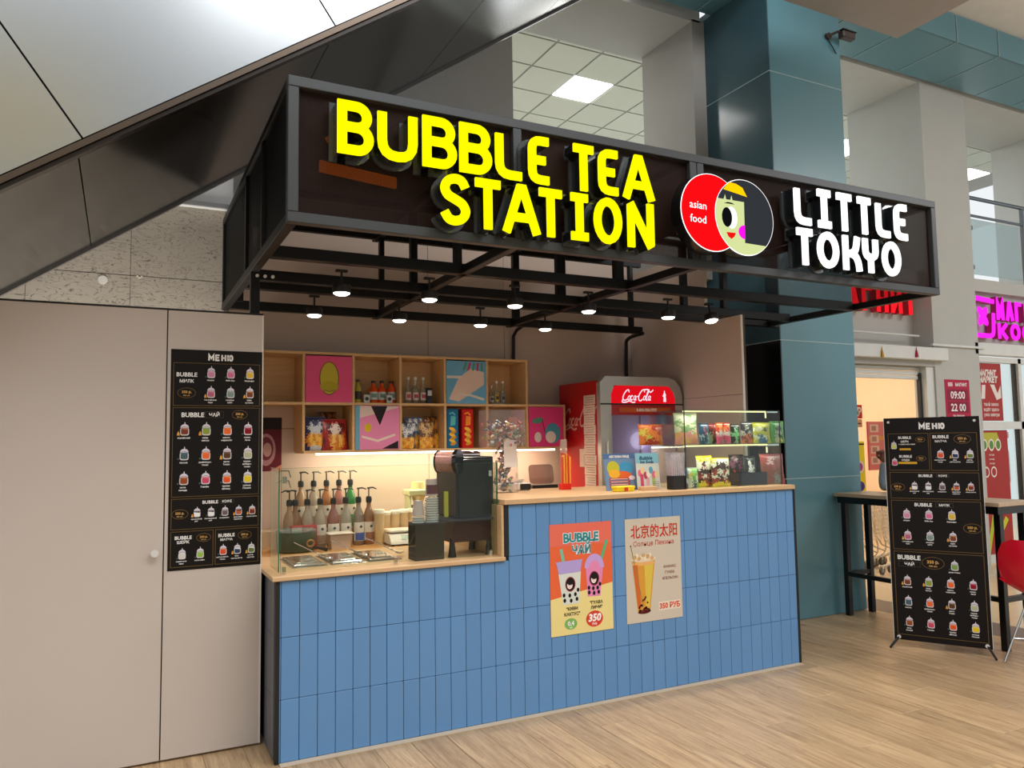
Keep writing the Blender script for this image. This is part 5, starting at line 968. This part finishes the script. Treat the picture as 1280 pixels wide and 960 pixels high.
def chair(label,loc,rz,group=None):
    o=thing('shell_chair',label,'chair',loc,(0,0,R_(rz)),group); RP=mat('red_plastic','#d8102c',.25,coat=.3)
    # one moulded shell: seat pan running up into a rounded back, seen from the side profile (x forward, z up)
    prof=[(.24,.43),(.2,.455),(.1,.445),(0,.435),(-.1,.44),(-.17,.47),(-.215,.54),(-.24,.63),(-.255,.72),(-.262,.79),(-.265,.82)]
    wid=[.17,.21,.235,.24,.24,.245,.245,.235,.21,.165,.09]; curl=[.0,.02,.04,.055,.07,.075,.06,.045,.03,.015,.0]
    p=MB(); v=[]; n=12
    for t_ in (0,.008):
        for (x,z),w_,c_ in zip(prof,wid,curl):
            for j in range(n+1):
                u=-1+2*j/n; k=c_*u*u; bk=1 if z>.5 else 0
                v.append((x+(k*1.2 if bk else 0)-(t_ if bk else 0), u*w_, z+(k if not bk else 0)-(0 if bk else t_)))
    m_=len(prof)*(n+1); f=[]
    for i in range(len(prof)-1):
        for j in range(n):
            a=i*(n+1)+j; f.append((a,a+1,a+n+2,a+n+1)); f.append((m_+a+n+1,m_+a+n+2,m_+a+1,m_+a))
    for i in range(len(prof)-1):
        a=i*(n+1); f.append((a,a+n+1,m_+a+n+1,m_+a)); a+=n; f.append((a+n+1,a,m_+a,m_+a+n+1))
    for j in range(n): f.append((j+1,j,m_+j,m_+j+1)); a=(len(prof)-1)*(n+1)+j; f.append((a,a+1,m_+a+1,m_+a))
    p.add(v,f,RP); p.build('seat_shell',o,True)
    CH=mat('chrome_wire','#b9b9b9',.2,metal=1)
    for s in (-1,1):
        for x,fx in ((.1,.22),(-.1,-.22)): p=MB(); p.tube([(x*.6,s*.12,.43),(fx,s*.21,.005)],.008,CH); p.build('leg',o)
    p=MB(); p.tube([(.17,.17,.16),(-.17,-.17,.16)],.005,CH); p.tube([(-.17,.17,.16),(.17,-.17,.16)],.005,CH); p.build('wire_brace',o); return o
a=at(1273,815,2,0)
a=at(1256,700,1,3.0); chair('red moulded shell chair on wire legs beside the bar table, cut by the right edge',(a.x+.50,3.0,0),0,None)
a=at(1276,952,2,.82); chair('red shell chair of which only the rim shows in the bottom right corner',(a.x+.46,a.y-.04,0),12,None)
# shopping carts
WIRE=mat('cart_wire','#d8ccb8',.35,metal=.2)
def cart(label,loc,rz):
    o=thing('shopping_cart',label,'cart',loc,(0,0,R_(rz)),'nested shopping carts behind the bar table')
    p=MB(); L0,L1,wb_,wt_,zb,zt=.0,.8,.2,.26,.48,.98
    for k in range(9):
        t_=k/8; z=zb+(zt-zb)*t_; w_=wb_+(wt_-wb_)*t_; x0=.1-.1*t_; x1=.62+.2*t_
        p.tube([(x0,-w_,z),(x1,-w_,z),(x1,w_,z),(x0,w_,z)],.0035 if k<8 else .007,WIRE,5,True)
    for k in range(13):
        t_=k/12
        for s in (-1,1): p.tube([(.1+.52*t_,s*wb_,zb),(.0+.82*t_,s*wt_,zt)],.003,WIRE,4)
        if k%2==0: p.tube([(.62,-wb_+.4*t_,zb),(.82,-wt_+.52*t_,zt)],.003,WIRE,4); p.tube([(.1+.52*t_,-wb_,zb),(.1+.52*t_,wb_,zb)],.003,WIRE,4)
    tag(p.build('basket',o),kind='stuff'); p=MB()
    for s in (-1,1): p.tube(cr([(-.04,s*.26,1.02),(.02,s*.25,.8),(.1,s*.22,.5),(.02,s*.22,.3),(.1,s*.23,.16),(.75,s*.19,.12)],5),.013,WIRE,8); p.tube([(.62,s*.2,.48),(.4,s*.21,.3),(.05,s*.22,.2)],.012,WIRE,8)
    p.build('frame',o); p=MB(); p.tube([(-.05,-.26,1.03),(-.05,.26,1.03)],.017,pm('c01828')); p.build('handle',o)
    for x in (.08,.74):
        for s in (-1,1):
            y=s*(.22 if x<.5 else .18); p=MB(); p.cyl((x,y-.014,.06),(x,y+.014,.06),.06,n=18,m=mat('wheel_grey','#4a4540',.5)); p.cyl((x,y-.016,.06),(x,y+.016,.06),.03,n=12,m=mat('wheel_hub','#8d877c',.4)); p.build('wheel',o); p=MB(); p.box(x-.02,x+.02,y-.022,y+.022,.085,.13,WIRE); p.build('fork',o)
    return o
a=at(1092,716,2,0)
for k,n in enumerate(('nearest the column, seen under the bar table','second in the nested row, seen under the bar table','third in the nested row, at the edge of the menu banner','deepest in the row, hidden behind the menu banner')):
    o=cart('shopping cart '+n,(a.x+.5+.2*k,a.y+.12+.05*k,0),192); o.scale=(.78,.78,.78)
# person leaning on the table behind the banner
def person():
    o=thing('person','person in a blue grey top leaning an elbow on the bar table behind the banner','person',(6.22,4.12,0))
    me=bpy.data.meshes.new('body'); J=[]; E=[]; Rr=[]
    def add(p,r,par=None): J.append(p); Rr.append(r); 
    el=at(1103,612,0,5.83); ha=at(1104,572,0,5.90); ex=(el.x-6.22,el.y-4.12,1.06); hx=(ha.x-6.22,ha.y-4.12,1.33)
    pts=[((0.05,0,.86),.125),((.03,0,1.05),.12),((-.03,0,1.25),.135),((-.06,0,1.36),.07),((-.09,0,1.43),.05),((-.11,0,1.52),.085),((-.12,0,1.6),.07),
     ((-.03,.15,1.32),.06),((-.1,.2,1.2),.052),((ex[0],ex[1],ex[2]),.042),((hx[0],hx[1],hx[2]-.05),.03),
     ((-.03,-.15,1.32),.06),((-.12,-.2,1.16),.05),((-.28,-.12,1.07),.038),((-.36,.0,1.065),.028),
     ((.04,.09,.8),.085),((.03,.1,.47),.058),((.08,.11,.09),.04),((-.06,.13,.035),.035),
     ((.04,-.09,.8),.085),((.02,-.1,.47),.058),((.07,-.1,.09),.04),((-.07,-.11,.035),.035)]
    E=[(0,1),(1,2),(2,3),(3,4),(4,5),(5,6),(2,7),(7,8),(8,9),(9,10),(2,11),(11,12),(12,13),(13,14),(0,15),(15,16),(16,17),(17,18),(0,19),(19,20),(20,21),(21,22)]
    me.from_pydata([p for p,r in pts],E,[]); b=bpy.data.objects.new('body',me); C.objects.link(b); b.parent=o
    sk=b.modifiers.new('skin','SKIN'); sv=me.skin_vertices[0].data
    for i,(p_,r_) in enumerate(pts): sv[i].radius=(r_,r_)
    sv[0].use_root=True; ss_=b.modifiers.new('sub','SUBSURF'); ss_.levels=2; ss_.render_levels=2; sk.use_smooth_shade=True
    # dark trousers, blue-grey top, brown skin by height on one continuous body
    m=mat('body_cloth','#7d8790',.8); nt=m.node_tree; N=nt.nodes; Lk=nt.links; tc=N.new('ShaderNodeTexCoord'); sp=N.new('ShaderNodeSeparateXYZ'); Lk.new(tc.outputs['Object'],sp.inputs[0])
    r=N.new('ShaderNodeValToRGB'); r.color_ramp.interpolation='CONSTANT'; e=r.color_ramp.elements; e[0].position=0; e[0].color=lin('15161a'); e[1].position=.045; e[1].color=lin('2a2c33')
    for po,c_ in ((.475,'7d8790'),(.69,'8a5f4c')): q=e.new(po); q.color=lin(c_)
    dv=N.new('ShaderNodeMath'); dv.operation='MULTIPLY'; dv.inputs[1].default_value=.5; Lk.new(sp.outputs[2],dv.inputs[0]); Lk.new(dv.outputs[0],r.inputs[0]); Lk.new(r.outputs[0],N['Principled BSDF'].inputs['Base Color']); me.materials.append(m)
    SK=mat('skin_brown','#7a4a3a',.6)
    p=MB(); h=Vector(hx); p.lathe([(.012,-.05),(.034,-.03),(.038,.0),(.034,.025),(.012,.035)],h,SK,12,1,.6)
    for k in range(4): bx_=h+Vector((-.0,-.028+.018*k,.022)); p.tube([bx_,bx_+Vector((-.022,0,.032-.004*abs(k-1))),bx_+Vector((-.045,0,.018)),bx_+Vector((-.042,0,-.006))],[.01,.0095,.009,.007],SK,8)
    p.tube([h+Vector((-.005,.03,-.015)),h+Vector((-.03,.036,.005)),h+Vector((-.05,.022,.012))],[.011,.01,.008],SK,8); p.build('hand',o,True)
    p=MB(); h=Vector((-.39,.01,1.055)); p.lathe([(.012,-.018),(.034,-.006),(.03,.014),(.01,.02)],h,SK,12,1.2,1)
    for k in range(4): bx_=h+Vector((-.03,-.028+.018*k,.0)); p.tube([bx_,bx_+Vector((-.035,0,.006)),bx_+Vector((-.06-.006*(k%3),0,-.008))],[.0095,.009,.007],SK,8)
    p.tube([h+Vector((.0,.03,0)),h+Vector((-.03,.05,0)),h+Vector((-.05,.05,-.006))],[.01,.009,.008],SK,8); p.build('hand',o,True)
    p=MB(); hd=Vector((-.12,0,1.555)); p.lathe([(.03,-.09),(.075,-.04),(.09,.02),(.085,.07),(.05,.1),(.0,.108)],hd,mat('hair_dark','#1d1715',.7),18,1.05,.9); p.build('hair',o,True)
    p=MB(); 
    for s in (-1,1): p.lathe([(.0,-.008),(.009,-.004),(.009,.004),(.0,.008)],hd+Vector((-.098,s*.03,.0)),mat('eye_white','#e0dcd4'),10); p.lathe([(.0,-.004),(.005,0),(.0,.004)],hd+Vector((-.106,s*.03,.0)),BLK,8)
    p.tube([hd+Vector((-.095,0,.01)),hd+Vector((-.118,0,-.025)),hd+Vector((-.1,0,-.03))],[.008,.013,.008],SK,8); p.tube([hd+Vector((-.095,-.022,-.055)),hd+Vector((-.104,0,-.057)),hd+Vector((-.095,.022,-.055))],.005,mat('lips','#8a4a44'),6)
    p.lathe([(.02,-.1),(.06,-.07),(.075,-.02),(.076,.02),(.06,.045)],hd+Vector((-.025,0,0)),SK,16,1,.85); p.build('face',o,True)
    for y in (.12,-.11): p=MB(); p.add([],[],BLK) if 0 else None; p.lathe([(.05,0),(.052,.02),(.045,.05),(.025,.07)],(-.02,y,.0),mat('shoe_black','#141214',.4),16,2.0,.85); p.build('shoe',o,True)
    return o
person()
# ================= STOREFRONT SIGNS =================
def word(name,label,px0,px1,yt,yb,Y,txt,w,face,side,x0=None,wd=None,gap=.25):
    a=at(px0,yb,1,Y); b=at(px1,yb,1,Y); t_=at(px0,yt,1,Y); h=t_.z-a.z; n=len(txt); cw=(b.x-a.x)/(n+(n-1)*gap)
    o=thing(name,label,'sign',(a.x,Y,a.z),FACE); x=0
    for ch in txt:
        f=MB(); letter(f,ch,x,0,cw,h,w,face,0,.012); l_=f.build('letter',o); f=MB(); letter(f,ch,x,0,cw,h,w,side,-.012,.09); f.build('letter_side',l_); x+=cw*(1+gap)
    return o
RG=glow('ff1e28',1.1); RS=mat('red_letter_side','#8a0c1c',.4,emit=.25,ecol='#8a0c1c'); MG=glow('ff28f0',1.1); MS=mat('magenta_letter_side','#8a0c50',.4,emit=.25,ecol='#8a0c50')
ww=at(1148,390,1,5.62); wa=at(1062,390,1,5.62); zt_=at(1148,364,1,5.62).z; zb_=at(1148,394,1,5.62).z
o=thing('red_shop_sign','red glowing cyrillic block letters above the shop entrance behind the canopy','sign',(wa.x-(ww.x-wa.x)/6.0*1.33,5.62,zb_),FACE); cw=(ww.x-wa.x)/6.0; x=0
for ch in 'МАГНИТ':
    k=1.15 if ch=='М' else .95; f=MB(); letter(f,ch,x,0,cw*k,zt_-zb_,.05,RG,0,.012); l_=f.build('letter',o); f=MB(); letter(f,ch,x,0,cw*k,zt_-zb_,.05,RS,-.012,.08); f.build('letter_side',l_); x+=cw*1.24
word('magenta_shop_sign','upper magenta glowing word cut by the right picture edge',1247,1312,375,400,5.62,'МАГНИТ',.05,MG,MS)
word('magenta_shop_sign','lower magenta glowing word cut by the right picture edge',1249,1330,401,423,5.62,'КОСМЕТИК',.045,MG,MS) if 0 else None
a=at(1249,424,1,5.62); t_=at(1249,403,1,5.62); o=thing('magenta_shop_sign','lower magenta glowing word cut by the right picture edge','sign',(a.x,5.62,a.z),FACE); x=0
for ch in 'КОСМЕТ': f=MB(); letter(f,ch,x,0,.2,t_.z-a.z,.05,MG,0,.012); l_=f.build('letter',o); f=MB(); letter(f,ch,x,0,.2,t_.z-a.z,.05,MS,-.012,.08); f.build('letter_side',l_); x+=.25
a=at(1214,421,1,5.6); b=at(1243,372,1,5.6); w_,h_=b.x-a.x,b.z-a.z; o=thing('magenta_emblem','magenta glowing open square emblem with a flower shape left of the magenta words','sign',(a.x,5.6,a.z),FACE)
f=MB(); f.line(fil([(w_*.98,h_*.9,0),(w_*.06,h_*.96,0),(w_*.06,h_*.06,0),(w_*.9,h_*.06,0),(w_*.94,h_*.62,0)],.07),.055,MG,0,False,.012); u=f.build('ring',o); f=MB(); f.line(fil([(w_*.98,h_*.9,0),(w_*.06,h_*.96,0),(w_*.06,h_*.06,0),(w_*.9,h_*.06,0),(w_*.94,h_*.62,0)],.07),.055,MS,-.012,False,.07); f.build('ring_side',u)
f=MB()
for q in range(4): f.ell(w_*.5+.055*math.cos(R_(45+90*q)),h_*.52+.07*math.sin(R_(45+90*q)),.075,.05,MG,.0005*q,14,rot=(50 if q%2==0 else -50))
f.build('flower',o)
# opening hours board on the pillar
a=at(1185,520,1,5.5); b=at(1211,474,1,5.5); tl=at(1180,474,1,5.5); a.z=at(1185,600,1,5.5).z
x0=tl.x; w_=b.x-tl.x; h_=tl.z-a.z; o=thing('opening_hours_board','crimson opening hours board reading 09:00 and 22 00 on the grey pillar','board',(x0,5.497,a.z),FACE); CR='b0123c'
p=MB(); p.box(0,w_,0,h_,-.01,0,pm(CR),.003); p.build('board',o); p=MB(); k=h_
p.text('МАГНИТ',w_*.66,h_-.055,.036,pm('f0e6ea'),.001,.04,w=w_*.55); p.text('555',w_*.22,h_-.055,.04,pm('f0e6ea'),.001,.05,w=w_*.3)
p.rect(w_*.08,h_-.235,w_*.84,.125,pm('8a0c30'),.0006); p.rect(w_*.08,h_-.375,w_*.84,.125,pm('8a0c30'),.0006); p.text('09:00',w_*.5,h_-.172,.085,pm('f2eef0'),.0015,.02,w=w_*.8); p.text('22 00',w_*.5,h_-.312,.085,pm('f2eef0'),.0015,.02,w=w_*.8); p.text('без перерыва',w_*.5,h_-.405,.022,pm('f0e6ea'),.001,.02,w=w_*.75); p.build('print',o)
# window posters (inside the glass)
def wposter(label,x0,x1,z0,z1,base,fn,Y=5.573):
    o=thing('window_poster',label,'poster',(x0,Y,z0),FACE); p=MB(); p.box(0,x1-x0,0,z1-z0,-.004,0,pm(base)); p.build('sheet',o); p=MB(); fn(p,x1-x0,z1-z0); p.build('print',o); return o
wx=8.93; wx1=at(1247,500,1,5.63).x
def w1(p,w,h):
    W0=pm('e8dcd6'); p.text('МАГНИТ',w*.4,h*.83,.07,W0,.001,.06,w=w*.75,shear=.15); p.text('МАРКЕТ',w*.42,h*.72,.07,W0,.001,.06,w=w*.8,shear=.15); p.poly([(w*.1,h*.38),(w*.25,h*.38),(w*.3,h*.62),(w*.15,h*.62)],W0,.001); p.poly([(w*.5,h*.63),(w*.68,h*.63),(w*.8,h*.48),(w*.95,h*.62),(w*.95,h*.4),(w*.75,h*.36)][::-1],W0,.001)
    for i,t in enumerate(('твой заказ','ждёт здесь','уже завтра')): p.text(t,w*.5,h*(.29-.09*i),.04,W0,.001,.02,w=w*.85)
def w2(p,w,h):
    p.poly([(0,h*.98),(w*.6,h*.98),(w*.75,h*.86),(0,h*.86)][::-1],pm('b9b43a'),.0006); 
    for i in range(3): p.ell(w*(.1+.26*i),h*.88,w*.11,h*.05,pm('e8e4d8'),.001); p.ell(w*(.1+.26*i),h*.88,w*.08,h*.036,pm('5a8a3c'),.0014)
    for i in range(2): p.ell(w*(.12+.28*i),h*.66,w*.11,h*.045,pm('e8dcd6'),.001); p.ell(w*(.12+.28*i),h*.66,w*.08,h*.032,pm('a83028'),.0014)
    for i in range(3): p.text('выгода',w*.35,h*(.8-.035*i),.02,pm('e8dcd6'),.001,.02,w=w*.4)
    p.line([(w*.02,h*.0),(w*.3,h*.3),(w*.75,h*.42)],.06,pm('b9c42c'),.0008); p.line([(w*.5,h*.0),(w*.55,h*.18),(w*.8,h*.28)],.07,pm('c9cc2c'),.0008)
wposter('red shop poster with white words high in the storefront window',wx,wx1,1.67,2.35,'a82f2a',w1); wposter('tall red shop poster with round badges low in the storefront window',wx,wx1+.05,.13,1.56,'a8302b',w2)
o=wposter('small red square sign with a white mark on the cream wall inside the window',at(1254,550,1,5.9).x,at(1261,550,1,5.9).x,at(1257,548,1,5.9).z,at(1257,540,1,5.9).z,'c8282c',lambda p,w,h:(p.rect(w*.4,h*.2,w*.2,h*.6,pm('f0e6e0'),.001)),5.9)
ex_=thing('fire_extinguisher','red fire extinguisher with black hose inside the storefront window','extinguisher',(at(1253,560,1,5.92).x,5.92,.9)); p=MB(); p.lathe([(.06,0),(.07,.03),(.07,.4),(.03,.46),(.025,.5)],(0,0,0),mat('ext_red','#b01c20',.3),16); p.build('cylinder',ex_,True); p=MB(); p.tube([(0,0,.5),(.05,0,.52),(.1,0,.4),(.08,0,.15)],.012,BLK); p.box(-.02,.06,-.012,.012,.5,.54,BLK); p.build('hose',ex_); p=MB(); p.box(-.03,.03,.06,.4,-.9,0,WHT); p.build('bracket_post',ex_)
# shop entrance: posters inside, ceiling lamps
def inner(name,label,px0,px1,pyt,pyb,Y,base,fn):
    a=at(px0,pyb,1,Y); b=at(px1,pyb,1,Y); z=at(px0,pyt,1,Y).z; o=thing(name,label,'poster',(a.x,Y,a.z),FACE); p=MB(); p.box(0,b.x-a.x,0,z-a.z,-.01,0,pm(base)); p.build('sheet',o); p=MB(); fn(p,b.x-a.x,z-a.z); p.build('print',o)
inner('hanging_sign','red price sign hanging just inside the shop entrance by the column',1062,1078,506,523,6.6,'d03024',lambda p,w,h:p.text('0₽',w*.6,h*.5,h*.6,pm('f6ece6'),.001,.05,w=w*.7))
inner('price_poster','pale orange price poster under the red price sign',1062,1078,524,534,6.6,'e0a878',lambda p,w,h:p.rect(w*.3,h*.35,w*.6,h*.2,pm('5a3a2c'),.001))
def y1_(p,w,h):
    p.rect(0,h*.93,w,h*.03,K_,.001); p.poly([(w*.1,h*.8),(w*.5,h*.86),(w*.45,h*.77),(w*.15,h*.72)][::-1],pm('c8341c'),.001); p.ell(w*.6,h*.5,w*.32,h*.12,pm('f0e0e8'),.001); p.ell(w*.6,h*.5,w*.2,h*.08,pm('b84a9a'),.0014); p.ell(w*.5,h*.12,w*.4,h*.1,pm('4a3f9a'),.001)
inner('price_poster','bright yellow poster column with coloured blobs right of the teal column',1068,1083,552,616,6.6,'ece02a',y1_)
def pk_(p,w,h):
    for i in range(4): p.rect(w*.15,h*(.78-.22*i),w*.4,h*.16,pm('e8c8b8'),.001); p.rect(w*.22,h*(.81-.22*i),w*.22,h*.1,pm('b98a78'),.0014)
    p.rect(w*.0,0,w*.05,h,pm('b84a50'),.001); p.rect(0,h*.62,w,h*.08,pm('e8a04a'),.0008)
inner('notice_board','pink notice board with small pictures on the wall inside the shop',1086,1112,527,588,6.9,'e0807c',pk_)
for q,(x0,y0,x1,y1,n) in enumerate(((1062,474,1076,476,'upper'),(1062,488,1077,491,'lower'))):
    a=at(x0,y0,1,8.2); o=thing('ceiling_lamp','bright white strip lamp inside the shop entrance, %s one'%n,'lamp',(a.x,a.y,a.z)); p=MB(); p.cyl((.1,0,.03),(.1,0,3.09-a.z),.004,n=6,m=WHT); p.build('rod',o); p=MB(); p.box(0,.25,-.05,.05,0,.04,glow('ffffff',3),.004); p.build('lamp_body',o)
def ringlamp(label,px,py,rx,ry,full=True):
    a=at(px,py,1,9.2); o=thing('ring_lamp',label,'lamp',(a.x,a.y,a.z)); p=MB(); pts=[(rx*math.cos(R_(t)),0,ry*.2*math.sin(R_(t))) for t in range(0,360 if full else 200,15)]; p.tube(pts,.012,glow('fff3d8',2.5),6,full); p.build('light_tube',o); p=MB(); p.cyl((pts[0][0],0,0),(pts[0][0],.0,3.09-a.z),.003,n=5,m=WHT); p.build('wire',o)
ringlamp('oval ring lamp on the shop ceiling near the door frame',1119,491,.35,.5); ringlamp('small oval ring lamp at the top of the entrance',1128,479,.18,.3); ringlamp('open curved strip lamp left of the oval ring lamp',1090,492,.4,.5,False); ringlamp('wavy ring lamp at the upper left of the entrance',1090,482,.25,.35)
for px,py,c,n in ((1103,440,'c89a2c','yellow'),(1146,440,'a8203c','red')):
    a=at(px,py,1,5.41); o=thing('hanging_charm','small %s tassel hanging on the white lintel over the shop entrance'%n,'ornament',(a.x,5.412,a.z)); p=MB(); p.lathe([(.02,-.055),(.012,0),(.004,.03),(.002,.06)],(0,0,0),pm(c),8); p.build('tassel',o)
# gallery railing
a=at(1212,345,1,5.66); zb_=3.37; o=thing('gallery_railing','steel and glass railing on the upper floor at the right edge','railing',(8.9,5.6,zb_)); RM=mat('rail_steel','#6d7276',.3,metal=.8)
p=MB(); p.tube([(-.02,.05,1.0),(5,.05,1.0)],.024,RM); p.build('handrail',o); p=MB(); p.tube([(-.02,.05,.78),(5,.05,.78)],.017,RM); p.build('midrail',o)
for x in (.12,1.25,2.4): p=MB(); p.box(x-.02,x+.02,.03,.07,0,1.0,RM,.003); p.build('post',o)
for x in (.16,1.3): 
    p=MB(); p.box(x+.02,x+1.0,.046,.054,.06,.74,clear('rail_glass','#d9e4e4',.25,.12)); p.build('glass_pane',o)
    for dz_ in (.12,.6): p=MB(); p.box(x-.01,x+.05,.035,.065,dz_,dz_+.05,RM,.003); p.build('clamp',o)
# cctv camera on the column
a=at(1034,46,1,4.745); o=thing('security_camera','small dark security camera on an arm high on the teal column','camera',(a.x,4.749,a.z)); p=MB(); p.cyl((0,0,0),(0,-.03,0),.03,n=14,m=mat('cam_brown','#3a2f2a',.4)); p.tube([(0,-.03,0),(.06,-.07,.03),(.1,-.08,.03)],.012,mat('cam_brown','#3a2f2a')); p.build('arm',o); p=MB(); p.box(.08,.24,-.12,-.05,-.03,.035,mat('cam_brown','#3a2f2a'),.01); p.box(.07,.25,-.125,-.045,.035,.045,BLKM,.003); p.build('housing',o); p=MB(); p.tube([(0,-.01,-.03),(.04,-.02,-.09),(.1,-.01,-.14)],.005,BLKM); p.build('cable',o)
a=at(1046,90,1,5.5)
